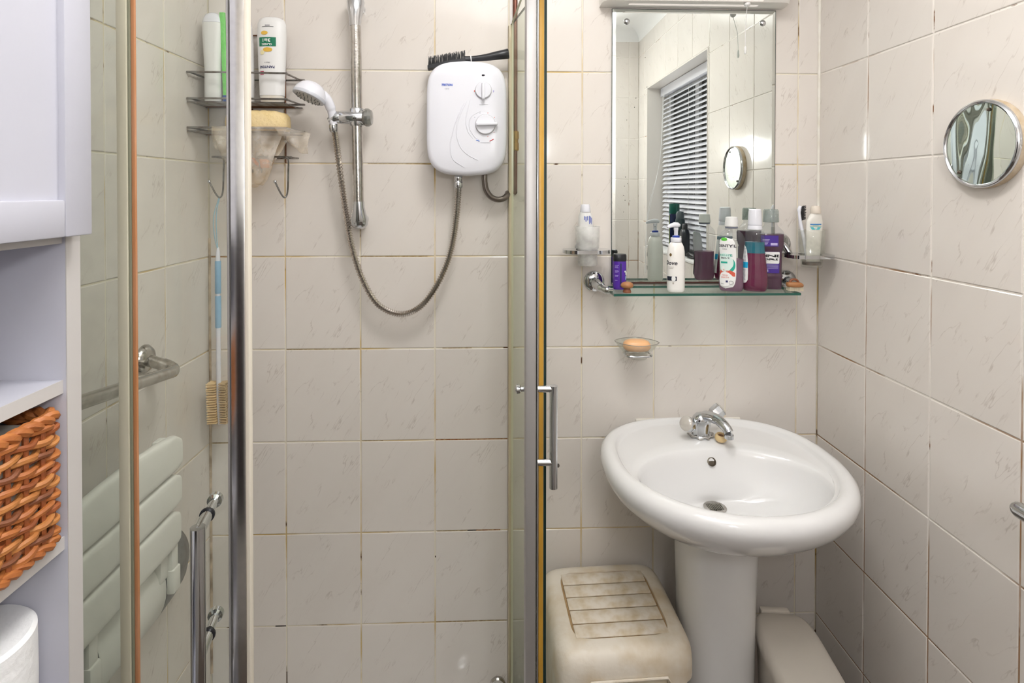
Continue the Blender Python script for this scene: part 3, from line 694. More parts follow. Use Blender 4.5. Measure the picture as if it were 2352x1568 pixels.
for y in (-0.286, -0.535):
    b = B(); b.box(0.050, 0.070, y-0.018, y+0.006, 0.590, 0.672, 0.004); arm = b.build('hinge_arm', SEATM, st, 30, label='white hinge arm')
    b = B(); b.box(0.056, 0.074, y-0.020, y+0.008, 0.560, 0.612, 0.004); b.build('hinge_cap', SEATM, arm, 30)
# wall housing: a long white half-round with metal end brackets
b = B(); rg = []
for y, k_ in ((-0.308, 0.95), (-0.312, 1.0), (-0.505, 1.0), (-0.509, 0.95)):
    rg.append([Vector((0.002 + 0.060*k_*math.cos(-PI/2+PI*q/14), y, 0.577 + 0.084*k_*math.sin(-PI/2+PI*q/14))) for q in range(15)])
b.loft(rg); b.build('hinge_housing', SEATM, st, 40, label='long white rounded hinge housing')
for y, d_ in ((-0.306, 1), (-0.511, -1)):
    b = B(); rg = [[Vector((0.002, y+d_*o_, 0.577)) + Vector((0.058*k_*math.cos(-PI/2+PI*q/14), 0, 0.086*k_*math.sin(-PI/2+PI*q/14))) for q in range(15)] for o_, k_ in ((0.0, 1.0), (0.003, 1.0), (0.055, 0.97), (0.095, 0.88), (0.122, 0.70), (0.134, 0.40))]
    b.loft(rg); b.build('end_bracket', GREYM, st, 40, label='grey metal end bracket')

# ------------------------------------------------------------------ corner wire caddy and what it holds
cd = empty('wire_shower_caddy', (0.12, -0.05, 1.41), 'tarnished two-tier wire shower caddy in the corner', 'shower caddy')
CX0, CX1, CYF, CYB = 0.010, 0.245, -0.108, -0.012
def loop(z, x1=CX1, dx=0.0):
    return crom([(CX0+0.004, CYB, z), (CX0, CYB-0.01, z), (CX0, CYF+0.012, z), (CX0+0.010, CYF, z), (x1-0.022, CYF+0.006, z), (x1-0.006, CYF+0.014, z), (x1, CYB-0.012, z), (x1-0.006, CYB, z)], 6, True)
b = B(); b.tube(loop(1.7195), 0.0026, 8, closed=True); b.build('guard_rail', WIRE, cd)
for zt in (1.655, 1.583):
    b = B(); b.tube(loop(zt), 0.0026, 8, closed=True)
    b.tube(loop(zt-0.009, CX1-0.006), 0.0018, 8, closed=True)
    b.build('tray_rim', WIRE, cd)
    for k in range(7):
        y = CYF+0.016 + k*(CYB-CYF-0.03)/6
        b = B(); b.tube([(CX0+0.003, y, zt-0.010), (CX1-0.006, y, zt-0.010)], 0.0015, 6); b.build('tray_wire', RUST if k > 3 else WIRE, cd)
for x in (0.118, 0.205):
    b = B(); b.tube([(x, -0.0065, 1.838), (x, -0.0065, 1.50)], 0.0022, 8); b.build('upright', RUST, cd)
b = B(); b.tube([(0.105, -0.0065, 1.838), (0.131, -0.0065, 1.838)], 0.0022, 8); b.tube([(CX0+0.006, -0.010, 1.7195), (CX0+0.006, -0.010, 1.645)], 0.002, 8); b.build('top_hook', RUST, cd)
b = B(); b.tube(crom([(0.058, -0.035, 1.512), (0.058, -0.085, 1.511), (0.075, -0.098, 1.511), (0.235, -0.098, 1.511), (0.246, -0.085, 1.511), (0.246, -0.03, 1.512)], 6), 0.0024, 8); b.tube([(0.058, -0.035, 1.512), (0.246, -0.03, 1.512)], 0.0024, 8); b.build('hook_rail', WIRE, cd)
for xh in (0.0865, 0.2455):
    b = B(); b.tube(crom([(xh-0.006, -0.098, 1.511), (xh, -0.100, 1.503), (xh, -0.101, 1.47), (xh-0.001, -0.103, 1.425), (xh-0.006, -0.107, 1.410), (xh-0.013, -0.113, 1.418), (xh-0.024, -0.122, 1.447)], 6), 0.0021, 8)
    h = b.build('hook', WIRE, cd); b = B(); b.ball((xh-0.0245, -0.1225, 1.449), 0.0042); b.build('hook_ball', CHROME, h)
for xh in (0.150, 0.172):
    b = B(); b.tube(crom([(xh, -0.098, 1.511), (xh+0.003, -0.101, 1.49), (xh+0.010, -0.106, 1.472), (xh+0.013, -0.112, 1.480)], 5), 0.0015, 6); b.build('small_hook', WIRE, cd)

ZT1 = 1.6468
# tall white tube bottle
t = empty('shampoo_bottle', (0.046, -0.066, ZT1), 'plain tall white shampoo bottle at the corner end of the caddy', 'bottle', 'bottles in the shower caddy')
b = B(); b.loft([sell(0.046, -0.066, a, c, z, 2.4, 32) for z, a, c in ((ZT1, 0.0185, 0.014), (ZT1+0.003, 0.0205, 0.016), (1.69, 0.0205, 0.0165), (1.735, 0.0200, 0.016), (1.775, 0.0225, 0.0165), (1.82, 0.0250, 0.017), (1.851, 0.0252, 0.0165))]); b.build('body', WPL2, t, 50)
b = B(); b.loft([sell(0.046, -0.066, a, c, z, 2.4, 32) for z, a, c in ((1.8515, 0.0250, 0.0164), (1.862, 0.0235, 0.0155), (1.872, 0.018, 0.012), (1.877, 0.008, 0.006))]); b.build('cap', WPL, t, 50)
# green brush handle
t = empty('bath_brush', (0.079, -0.071, ZT1), 'bright green plastic brush standing upright with a blue end in the caddy', 'brush')
b = B(); b.loft([sell(0.0795-0.008*(z-1.667)/0.21, -0.071, 0.0068, 0.0045, z, 3, 16) for z in (1.667, 1.70, 1.75, 1.80, 1.85, 1.877)]); b.build('handle', LIME, t, 60)
b = B(); b.loft([sell(0.0795, -0.071, 0.0078, 0.006, z, 3, 16) for z in (ZT1, 1.655, 1.668)]); b.build('brush_end', pm('blue_plastic', (52, 84, 150), 0.4), t, 60)
# half hidden bottle
t = empty('conditioner_bottle', (0.121, -0.060, ZT1), 'white bottle half hidden behind the door edge in the caddy', 'bottle', 'bottles in the shower caddy')
b = B(); b.loft([sell(0.121, -0.060, a, a*0.8, z, 2.3, 28) for z, a in ((ZT1, 0.021), (1.65, 0.0235), (1.72, 0.0235), (1.80, 0.0225), (1.845, 0.019))]); b.build('body', WPL2, t, 50)
b = B(); b.loft([sell(0.121, -0.060, a, a*0.8, z, 2.3, 28) for z, a in ((1.8455, 0.018), (1.858, 0.0165), (1.863, 0.010))]); b.build('cap', WPL, t, 50)
# inverted printed shampoo bottle
SBX, SBY = 0.1935, -0.066
t = empty('shampoo_bottle', (SBX, SBY, ZT1), 'white shampoo bottle with a dark green band standing upside down in the caddy', 'bottle', 'bottles in the shower caddy')
def sbr(z):
    pts = [(1.668, 0.0305), (1.72, 0.0325), (1.78, 0.0345), (1.82, 0.0355), (1.85, 0.0345), (1.861, 0.030), (1.866, 0.020)]
    for (za, ra), (zb, rb) in zip(pts, pts[1:]):
        if z <= zb: return ra+(rb-ra)*max(0, z-za)/(zb-za)
    return pts[-1][1]
b = B(); b.loft([sell(SBX, SBY, sbr(z), sbr(z)*0.62, z, 2.3, 36) for z in (1.668, 1.69, 1.72, 1.75, 1.78, 1.82, 1.85, 1.861, 1.866)]); b.build('body', WPL2, t, 50)
b = B(); b.loft([sell(SBX, SBY, a, a*0.62, z, 2.3, 36) for z, a in ((ZT1, 0.026), (1.650, 0.028), (1.6675, 0.0298))]); b.build('cap', pm('pearly_cap', (226, 222, 214), 0.25, noise_amt=0.3, noise_scale=14, noise_rgb=(214, 186, 130)), t, 50)
def sbf(u, v, off=0.0006):      # u across (m), v = z
    a = sbr(v)+off; c = sbr(v)*0.62+off; th = -PI/2 + u/a
    cs, sn = math.cos(th), math.sin(th); e_ = 2/2.3
    return Vector((SBX + a*math.copysign(abs(cs)**e_, cs), SBY + c*math.copysign(abs(sn)**e_, sn), v))
b = B(); strip(b, sbf, [(1.790+i*0.0045, -0.026, 0.016) for i in range(6)], 12); b.build('green_band', GREENB, t)
text('3in1', 0.011, LABW, t, lambda x, y: sbf(-0.006-x, 1.8055-y, 0.0010), bold=0.0003)
text('CLASSIC', 0.0062, LABW, t, lambda x, y: sbf(-0.005-x, 1.7948-y, 0.0010), bold=0.0002)
text('PANTENE', 0.0085, NAVY, t, lambda x, y: sbf(-0.006-x, 1.7385-y, 0.0010), bold=0.0002)
text('PRO-V', 0.004, DKGREY, t, lambda x, y: sbf(-0.004-x, 1.7495-y, 0.0010))
for u, v, ru, rv in ((-0.010, 1.8235, 0.0085, 0.0052), (-0.003, 1.7815, 0.0100, 0.0058), (-0.016, 1.7745, 0.0065, 0.0060)):
    b = B(); strip(b, lambda x, y: sbf(x, y, 0.0009), blob_rows(u-ru, u+ru, v-rv, v+rv, 10, 2.0), 5); b.build('capsule_print', GOLD if u > -0.012 else pm('cream_print', (232, 222, 176), 0.4), t)
b = B(); strip(b, sbf, [(1.719, -0.024, -0.012), (1.728, -0.024, -0.012)], 4); b.build('magenta_mark', PINKR, t)
b = B(); strip(b, sbf, [(1.8385, -0.016, 0.010), (1.8395, -0.016, 0.010)], 6); strip(b, sbf, [(1.842, -0.008, 0.002), (1.8435, -0.008, 0.002)], 4); b.build('small_print', DKGREY, t)
# bath sponge on the lower tier
b = B(); rg = []
for i, (z, k) in enumerate(((1.5765, 0.93), (1.582, 1.0), (1.600, 1.0), (1.615, 0.98), (1.623, 0.90), (1.627, 0.72), (1.629, 0.40))):
    r = sell(0.158, -0.066, 0.078*k, 0.036*k, z, 3.2, 72)
    for j, p in enumerate(r):
        q = noise.noise(p*95)*0.0030; p.x += q; p.z += (noise.noise(p*210+Vector((5, 1, 2)))*0.0040 if i > 2 else 0); p.y += noise.noise(p*70)*0.0025
    rg.append(r)
b.loft(rg); tag(b.build('bath_sponge', SPONGE, None, 80), 'tan bath sponge on the lower tier of the caddy', 'sponge')
# crumpled clear plastic bag hanging over the lower tier
def bagmat():
    m, nt, p, out = newmat('thin_plastic_bag')
    p.inputs['Base Color'].default_value = s2l((246, 242, 236)); p.inputs['Roughness'].default_value = 0.22
    tr = nt.nodes.new('ShaderNodeBsdfTransparent'); tr.inputs[0].default_value = s2l((246, 240, 230))
    tc = nt.nodes.new('ShaderNodeTexCoord'); n = nt.nodes.new('ShaderNodeTexNoise'); n.inputs['Scale'].default_value = 26; n.inputs['Detail'].default_value = 4
    nt.links.new(tc.outputs['Object'], n.inputs['Vector'])
    mr = nt.nodes.new('ShaderNodeMapRange'); mr.inputs['From Min'].default_value = 0.35; mr.inputs['From Max'].default_value = 0.7; mr.inputs['To Min'].default_value = 0.93; mr.inputs['To Max'].default_value = 0.62
    nt.links.new(n.outputs['Fac'], mr.inputs['Value'])
    mx = nt.nodes.new('ShaderNodeMixShader'); nt.links.new(mr.outputs[0], mx.inputs[0]); nt.links.new(p.outputs[0], mx.inputs[1]); nt.links.new(tr.outputs[0], mx.inputs[2]); nt.links.new(mx.outputs[0], out.inputs[0])
    return m
BAGM = bagmat()
bag = empty('plastic_bag', (0.17, -0.11, 1.43), 'crumpled translucent plastic bag hanging from the caddy tray', 'bag')
def bagpiece(name, top, bot, nu, nv, amp, seed, bulge):
    """top, bot: lists of (x, y, z); surface between them, folded"""
    T_ = crom(top, max(2, nu//(len(top)-1))); B_ = crom(bot, max(2, nu//(len(bot)-1))); n = min(len(T_), len(B_)); b = B(); rg = []
    for j in range(nv+1):
        t = j/nv; r = []
        for i in range(n):
            p = T_[i].lerp(B_[i], t); q = Vector((p.x*1.0, p.z*0.35, seed))
            f = noise.noise(q*55)*1.0 + noise.noise(q*140)*0.35
            p = p + Vector((0.3*f*amp*t, f*amp*(0.25+t*0.75) - bulge*math.sin(PI*t), 0.25*f*amp))
            r.append(p)
        rg.append(r)
    b.loft(rg, False, False, closed=False)
    o = b.build(name, BAGM, bag, 25)
    md = o.modifiers.new('thickness', 'SOLIDIFY'); md.thickness = 0.0004
    return o
bagpiece('bag_front', [(0.066, -0.114, 1.585), (0.12, -0.116, 1.586), (0.19, -0.116, 1.586), (0.245, -0.106, 1.586)], [(0.100, -0.118, 1.500), (0.150, -0.122, 1.447), (0.180, -0.124, 1.436), (0.203, -0.118, 1.470)], 60, 34, 0.008, 1.7, 0.010)
bagpiece('bag_back', [(0.075, -0.060, 1.574), (0.13, -0.058, 1.574), (0.20, -0.058, 1.574), (0.240, -0.060, 1.574)], [(0.110, -0.085, 1.505), (0.145, -0.10, 1.455), (0.185, -0.105, 1.440), (0.200, -0.10, 1.475)], 48, 26, 0.008, 4.2, 0.0)
bagpiece('bag_flap', [(0.215, -0.112, 1.586), (0.245, -0.106, 1.584), (0.270, -0.104, 1.578), (0.302, -0.104, 1.570)], [(0.250, -0.110, 1.546), (0.268, -0.112, 1.532), (0.280, -0.112, 1.520), (0.297, -0.108, 1.519)], 30, 16, 0.005, 8.8, 0.008)
bagpiece('bag_corner', [(0.064, -0.114, 1.585), (0.085, -0.115, 1.585), (0.105, -0.115, 1.585)], [(0.070, -0.112, 1.530), (0.088, -0.112, 1.518), (0.104, -0.112, 1.522)], 24, 14, 0.005, 12.1, 0.006)
# orange disposable razor behind the bag
t = empty('razor', (0.17, -0.095, 1.47), 'orange disposable razor hanging behind the plastic bag', 'razor')
b = B(); b.tube(crom([(0.150, -0.088, 1.512), (0.162, -0.092, 1.497), (0.180, -0.094, 1.486)], 5), 0.0042, 10); b.build('handle', pm('orange_plastic', (222, 142, 84), 0.4), t)
b = B(); b.box(0.172, 0.196, -0.100, -0.090, 1.484, 1.506, 0.0015); b.build('razor_head', pm('orange_plastic_head', (214, 150, 100), 0.4), t)

# back brush hanging in the corner
bb_ = empty('back_brush', (0.050, -0.055, 0.82), 'long white back brush with pale blue grips hanging in the shower corner', 'brush')
HX, HY = 0.052, -0.060
b = B(); b.tube(crom([(0.0795, -0.106, 1.4122), (0.066, -0.095, 1.37), (0.056, -0.075, 1.32), (HX, HY, 1.276)], 8), 0.0012, 6); b.tube(crom([(0.0790, -0.108, 1.4122), (0.060, -0.098, 1.36), (0.052, -0.078, 1.315), (HX-0.001, HY, 1.276)], 8), 0.0012, 6); b.build('hanging_cord', CORD, bb_)
b = B(); b.tube([(HX, HY, 1.282), (HX, HY, 1.270), (HX, HY, 1.252), (HX, HY, 1.0), (HX, HY, 0.937), (HX+0.001, HY, 0.90), (HX+0.003, HY, 0.86), (HX+0.005, HY, 0.826)], [0.0022, 0.0048, 0.0056, 0.0056, 0.0058, 0.0066, 0.0072, 0.0064], 14); b.build('handle', WPL, bb_)
for z0, z1 in ((1.163, 1.247), (1.075, 1.157)):
    b = B(); b.tube([(HX, HY, z0), (HX, HY, z0+0.002), (HX, HY, z1-0.002), (HX, HY, z1)], [0.0066, 0.0072, 0.0072, 0.0066], 14); b.build('grip', BLUEP, bb_)
for sgn, L in ((-1, 0.020), (1, 0.016)):
    b = B()
    for i in range(17):
        z = 0.832 + i*0.0063
        for dy in (-0.013, -0.0065, 0, 0.0065, 0.013):
            x = HX + 0.003*(1-(z-0.83)/0.11)
            b.tube([(x+sgn*0.004, HY+dy*0.8, z), (x+sgn*(0.006+L), HY+dy+random.uniform(-.001, .001), z+random.uniform(-.001, .001))], [0.0016, 0.0022], 5)
    b.build('bristles', BRIST if sgn < 0 else pm('dark_bristles', (196, 172, 136), 0.8), bb_, kind='stuff')

# ------------------------------------------------------------------ riser rail, shower head, hose
RX, RY = 0.4055, -0.058
rr = empty('shower_riser_rail', (RX, RY, 1.32), 'chrome vertical shower riser rail with slider clamp', 'shower rail')
b = B(); b.tube([(RX-0.003, RY, 1.852), (RX+0.003, RY, 1.398)], 0.0138, 20); b.build('rail', CHROMED, rr)
b = B(); rg = []
for z, a, c, yy in ((1.399, 0.0142, 0.0142, RY), (1.385, 0.0150, 0.015, RY), (1.370, 0.0180, 0.017, RY+0.002), (1.352, 0.0225, 0.020, RY+0.006), (1.338, 0.0215, 0.019, RY+0.008), (1.330, 0.0150, 0.014, RY+0.010), (1.327, 0.006, 0.006, RY+0.010)):
    rg.append(sell(RX+0.004, yy, a, c, z, 2.1, 28))
b.loft(rg); b.tube([(RX+0.004, RY+0.012, 1.350), (RX+0.004, -0.001, 1.350)], 0.014, 16); b.build('lower_bracket', CHROME, rr)
b = B(); b.loft([sell(RX-0.004, RY+o, a, a, z, 2.1, 28) for z, a, o in ((1.851, 0.0142, 0), (1.870, 0.0155, 0.0), (1.890, 0.0195, 0.004), (1.915, 0.0225, 0.007), (1.932, 0.019, 0.01), (1.94, 0.008, 0.012))]); b.tube([(RX-0.004, RY+0.012, 1.912), (RX-0.004, -0.001, 1.912)], 0.014, 16); b.build('upper_bracket', CHROME, rr)
SZ = 1.6155
b = B(); b.tube([(0.362, RY-0.004, SZ), (0.366, RY-0.004, SZ), (0.422, RY-0.004, SZ), (0.424, RY-0.004, SZ)], [0.015, 0.0175, 0.0175, 0.016], 24); b.lathe([(0.0165, -0.022), (0.0185, -0.018), (0.0185, 0.020), (0.0165, 0.024)], (RX, RY, SZ), n=24)
sl = b.build('slider', CHROME, rr)
b = B(); b.lathe([(0.0, 0.0), (0.0195, 0.0), (0.0235, 0.006), (0.0235, 0.013), (0.0185, 0.021), (0.0, 0.023)], (0.4235, RY-0.004, SZ), (1, 0, 0), 14); b.build('clamp_knob', pm('smoky_knob', (150, 150, 146), 0.15, 0.7), sl, 25)
b = B(); b.tube([(0.363, RY-0.004, SZ), (0.352, RY-0.006, SZ-0.001), (0.345, RY-0.008, SZ-0.006), (0.335, RY-0.010, SZ-0.010)], [0.0165, 0.017, 0.015, 0.007], 20); b.build('head_cradle', CHROME, sl)

hd = empty('shower_handset', (0.285, -0.10, 1.64), 'white dome shower handset resting in the rail cradle', 'shower head')
HC = Vector((0.3000, -0.100, 1.6690)); HN = Vector((-0.34, -0.22, -0.91)).normalized()
b = B(); b.lathe([(0.0, -0.031), (0.012, -0.0295), (0.024, -0.025), (0.033, -0.0165), (0.0385, -0.006), (0.0405, 0.004)], HC, HN, 36); b.build('dome', WPL, hd, 50)
b = B(); b.lathe([(0.0405, 0.0041), (0.0412, 0.008), (0.040, 0.0115), (0.036, 0.013)], HC, HN, 36); b.build('rim_ring', pm('pale_grey_ring', (206, 208, 216), 0.25), hd, 50)
b = B(); b.lathe([(0.036, 0.0125), (0.030, 0.0135), (0.0, 0.014)], HC, HN, 32); fp = b.build('spray_face', pm('spray_face', (196, 194, 190), 0.4), hd, 40)
b = B(); u_ = HN.orthogonal().normalized(); w_ = HN.cross(u_)
for rr_, n_ in ((0.010, 6), (0.020, 12), (0.030, 18)):
    for k in range(n_):
        a = 2*PI*k/n_; q = HC + HN*0.0135 + u_*(rr_*math.cos(a)) + w_*(rr_*math.sin(a)); b.lathe([(0.0016, 0), (0.0012, 0.0025), (0.0, 0.003)], q, HN, 6)
b.build('nozzles', pm('nozzle_grey', (120, 118, 114), 0.5), fp, kind='stuff')
b = B(); b.tube(crom([(0.318, -0.094, 1.674), (0.329, -0.090, 1.668), (0.338, -0.084, 1.655), (0.344, -0.076, 1.636), (0.347, -0.070, 1.616), (0.349, -0.067, 1.598)], 6), [0.010]*4 + [0.0115]*5 + [0.0125]*10 + [0.0105]*12, 18, sq=1.0); b.build('handle', WPL, hd, 60)

hp = crom([(0.3490, -0.066, 1.600), (0.3500, -0.062, 1.575), (0.356, -0.056, 1.52), (0.3660, -0.050, 1.43), (0.3762, -0.047, 1.356), (0.389, -0.045, 1.28), (0.4145, -0.044, 1.198), (0.455, -0.044, 1.130), (0.513, -0.045, 1.1035), (0.565, -0.047, 1.122), (0.6075, -0.050, 1.175), (0.638, -0.052, 1.240), (0.6535, -0.054, 1.300), (0.662, -0.056, 1.360), (0.6668, -0.058, 1.425), (0.6670, -0.058, 1.445)], 54)
b = B(); b.tube(hp, [0.0074 + 0.0011*(1 if (i % 5) in (0, 1, 2) else -1) for i in range(len(hp))], 10)
ho_ = tag(b.build('shower_hose', HOSEM, None, 0), 'ribbed steel shower hose looping from handset to heater', 'hose')
b = B(); b.lathe([(0.0085, 0.0), (0.0108, 0.004), (0.0108, 0.018), (0.009, 0.022)], (0.3487, -0.0663, 1.577), (-0.02, -0.1, 1), 16); b.build('hose_nut', CHROME, ho_)
b = B(); b.lathe([(0.0095, 0.0), (0.0112, 0.004), (0.0112, 0.016), (0.0095, 0.018), (0.0095, 0.020), (0.0105, 0.022), (0.0105, 0.030), (0.009, 0.033)], (0.6668, -0.058, 1.434), (0, 0, 1), 18); b.build('hose_nut', CHROME, ho_)

# ------------------------------------------------------------------ electric shower heater
eh = empty('electric_shower', (0.690, -0.001, 1.46), 'white electric shower heater box with two dials', 'water heater')
EX, EZ, EHW = 0.6895, 1.6125, 0.1030
def er(y, k, n=72, dx=0.0, dz=0.0):
    r = []
    for i in range(n):
        t = 2*PI*i/n; c, s_ = math.cos(t), math.sin(t); x = EHW*math.copysign(abs(c)**(2/5.5), c)
        hh = 0.1475 - 0.0175*(x/EHW)**2; z = hh*math.copysign(abs(s_)**(2/5.5), s_)
        r.append(Vector((EX + dx + x*(1-(1-k)), y, EZ + dz + z*(1-(1-k)*0.7))))
    return r
b = B(); b.loft([er(-0.001, 0.955), er(-0.020, 0.955)]); b.build('back_plate', pm('grimy_backplate', (206, 202, 196), 0.5, noise_amt=0.5, noise_scale=20, noise_rgb=(150, 136, 116)), eh, 40)
b = B(); b.loft([er(-0.020, 0.985), er(-0.035, 0.995), er(-0.060, 1.0), er(-0.078, 0.995), er(-0.086, 0.975), er(-0.0905, 0.94), er(-0.0925, 0.88), er(-0.0935, 0.6), er(-0.0938, 0.2)]); b.build('case', WPL, eh, 50)
YF = -0.0942
def dial(x, z, r, ang, L):
    b = B(); b.lathe([(0.0, 0.0), (r+0.0012, 0.0), (r+0.0012, 0.0006), (0.0, 0.0006)], (x, YF+0.0008, z), (0, -1, 0), 40); b.build('dial_groove', pm('dial_groove_grey', (190, 188, 190), 0.5), eh, 30)
    b = B(); b.lathe([(0.0, 0.0), (r, 0.0), (r, 0.004), (r-0.0015, 0.006), (0.0, 0.0062)], (x, YF, z), (0, -1, 0), 40); d = b.build('dial', WPL, eh, 40)
    b = B(); T = Matrix.Translation((x, YF-0.006, z)) @ Matrix.Rotation(ang, 4, 'Y'); b.box(-L*0.42, L*0.58, -0.010, 0.002, -0.0040, 0.0040, 0.0028, 3, 0, T); b.build('dial_grip', WPL, d, 50)
dial(0.7325, 1.6820, 0.0205, PI/2, 0.042)
dial(0.7375, 1.5955, 0.0250, -0.03, 0.054)
b = B(); b.ball((0.732, YF+0.0004, 1.7205), 0.0040, 0.0014, 0.0022); b.build('indicator_light', DKGREY, eh)
fE = lambda cx, cz: (lambda x, y: Vector((cx+x, YF-0.0003, cz+y)))
text('TRITON', 0.0078, pm('blue_print', (40, 84, 190), 0.4), eh, fE(0.6400, 1.6950), bold=0.0003, shear=0.2)
text('cara', 0.0070, pm('grey_print', (170, 172, 186), 0.4), eh, fE(0.6400, 1.6860), shear=0.2)
FN = lambda px, py: (0.5865+(px-978)*0.001108, YF+0.0002, 1.7339-(py-160)*0.001103)
for c in ([(1066, 236), (1048, 275), (1038, 310), (1034, 335), (1040, 365), (1066, 384)], [(1072, 232), (1058, 262), (1048, 300), (1056, 335), (1074, 355), (1098, 368)], [(1080, 228), (1070, 270), (1074, 300), (1086, 318)], [(1060, 246), (1050, 280), (1050, 300)], [(1104, 254), (1082, 268), (1078, 292), (1090, 314), (1100, 320)]):
    pts = crom([FN(*q) for q in c], 8); n_ = len(pts)
    b = B(); b.tube(pts, [0.0005+0.0009*math.sin(PI*i/(n_-1)) for i in range(n_)], 6); b.build('embossed_line', WPL, eh)
for q0, q1, mt in (((1093, 321), (1101, 324), pm('blue_mark', (60, 120, 220), 0.4)), ((1124, 324), (1133, 319), pm('red_mark', (210, 60, 60), 0.4)), ((1089, 207), (1089, 211), REDP), ((1133, 207), (1133, 211), pm('mauve_mark', (170, 160, 220), 0.4))):
    b = B(); b.tube([FN(*q0), FN(*q1)], 0.0010, 6); b.build('print_mark', mt, eh)
for px, py in ((1102, 259), (1120, 259), (1090, 269), (1135, 269), (1134, 303), (1120, 313)):
    b = B(); x, y, z = FN(px, py); b.ball((x, y, z), 0.0010, 0.0005, 0.0010, 8, 6); b.build('dial_mark', REDP if px > 1110 else pm('grey_mark', (150, 150, 170), 0.4), eh)
b = B(); b.box(0.722, 0.744, YF-0.0004, YF+0.001, 1.6460, 1.6466); b.box(0.724, 0.750, YF-0.0004, YF+0.001, 1.5493, 1.5499); b.build('small_print', pm('light_grey_print', (186, 186, 194), 0.5), eh, 0)

# pipes
ip = tag(B().tube(crom([(0.7345, -0.040, 1.472), (0.7350, -0.040, 1.450), (0.7395, -0.039, 1.428), (0.752, -0.037, 1.411), (0.7675, -0.034, 1.4045), (0.783, -0.030, 1.406), (0.7935, -0.022, 1.414), (0.7965, -0.010, 1.420), (0.7965, -0.0005, 1.421)], 8), 0.0078, 14).build('inlet_pipe', PIPEG, None), 'grey metal pipe curving from the heater into the wall', 'pipe')
cp = empty('copper_pipe', (0.8165, -0.012, 1.44), 'brown painted copper pipe running up the wall behind the glass', 'pipe')
b = B(); b.tube(crom([(0.8165, -0.010, ZC), (0.8165, -0.010, 1.9), (0.8165, -0.010, 1.46), (0.8165, -0.008, 1.445), (0.8165, -0.0005, 1.440)], 5), 0.0065, 14); b.build('pipe', COPPER, cp)
b = B(); b.lathe([(0.0085, 0), (0.0105, 0.003), (0.0105, 0.02), (0.0085, 0.023), (0.0085, 0.03), (0.0105, 0.033), (0.0105, 0.05), (0.0085, 0.053)], (0.8165, -0.011, 1.535), n=12); b.build('fitting', BRASS, cp, 25)

# black brush lying on the heater
hb = empty('hair_brush', (0.690, -0.05, 1.755), 'black hair brush lying bristles-up on top of the heater', 'brush')
def on_top(x): return EZ + 0.1475 - 0.0175*((x-EX)/EHW)**2
b = B(); pts = [(0.588, 1.7465), (0.605, 1.7505), (0.63, 1.7565), (0.66, 1.7625), (0.685, 1.7660)]
b.loft([[Vector((x, -0.052+dy, z+dz)) for dy, dz in ((-0.013, -0.005), (0.013, -0.005), (0.014, 0.004), (-0.014, 0.004))] for x, z in pts]); b.build('brush_back', BLACKP, hb, 30)
b = B(); b.tube([(0.680, -0.052, 1.7695), (0.700, -0.052, 1.7712), (0.712, -0.052, 1.7722), (0.740, -0.052, 1.7755), (0.770, -0.052, 1.7810), (0.796, -0.052, 1.7855), (0.798, -0.052, 1.7858)], [0.0085, 0.007, 0.0075, 0.0092, 0.0115, 0.0132, 0.012], 16); hh_ = b.build('handle', BLACKP, hb, 50)
b = B(); b.tube([(0.6985, -0.052, 1.7710), (0.7010, -0.052, 1.7713)], 0.0088, 16); b.build('ring', WPL2, hh_)
b = B()
for i in range(32):
    x = 0.590 + i*0.0030
    for j in range(6):
        y = -0.063 + j*0.0045; zz = 1.7495 + (x-0.590)*0.190
        b.tube([(x, y, zz), (x+random.uniform(-.002, .002), y+random.uniform(-.001, .001), zz+0.0235+random.uniform(-.001, .0015))], [0.0009, 0.0007], 4)
b.build('bristles', BLACK, hb, kind='stuff')

# ------------------------------------------------------------------ wall mirror and strip light
MX0, MX1, MZ0, MZ1 = 1.0815, 1.5320, 1.1735, 1.921
mi_ = empty('wall_mirror', ((MX0+MX1)/2, -0.003, MZ0), 'large rectangular frameless mirror above the glass shelf', 'mirror')
b = B(); bv = 0.009; yb, yf, ye = -0.001, -0.0060, -0.0045
o4 = [(MX0, MZ0), (MX1, MZ0), (MX1, MZ1), (MX0, MZ1)]; i4 = [(MX0+bv, MZ0+bv), (MX1-bv, MZ0+bv), (MX1-bv, MZ1-bv), (MX0+bv, MZ1-bv)]
b.loft([[Vector((x, yb, z)) for x, z in o4], [Vector((x, ye, z)) for x, z in o4], [Vector((x, yf, z)) for x, z in i4]]); b.build('mirror_glass', MIRROR, mi_, 0)
b = B(); t_ = 0.0013
for (xa, xb, za, zb) in ((MX0-t_, MX0, MZ0-t_, MZ1+t_), (MX1, MX1+t_, MZ0-t_, MZ1+t_), (MX0, MX1, MZ1, MZ1+t_), (MX0, MX1, MZ0-t_, MZ0)): b.box(xa, xb, -0.0045, -0.0005, za, zb)
b.build('mirror_edge', GLED, mi_, 0)
b = B(); rg = []
for i in range(40):
    x = MX0+0.012 + (MX1-MX0-0.024)*i/39; h_ = 0.0045+0.0022*noise.noise(Vector((x*40, 1, 3)))
    rg.append([Vector((x, -0.0064, MZ0+0.0005)), Vector((x, -0.0064, MZ0+0.0005+h_)), Vector((x, -0.0058, MZ0+0.0005+h_)), Vector((x, -0.0058, MZ0+0.0005))])
b.loft(rg); b.build('silvering_rot', pm('corroded_silvering', (74, 38, 30), 0.5), mi_, 0, label='brown corroded line along the bottom edge')
for x in (MX0+0.0385, MX1-0.0365):
    b = B(); b.lathe([(0.0, 0.0), (0.0085, 0.0), (0.0085, 0.001), (0.0070, 0.0038), (0.0035, 0.0056), (0.0, 0.006)], (x, -0.006, MZ1-0.034), (0, -1, 0), 24); b.build('screw_cap', CHROME, mi_)
rnd = random.Random(3)
b = B()
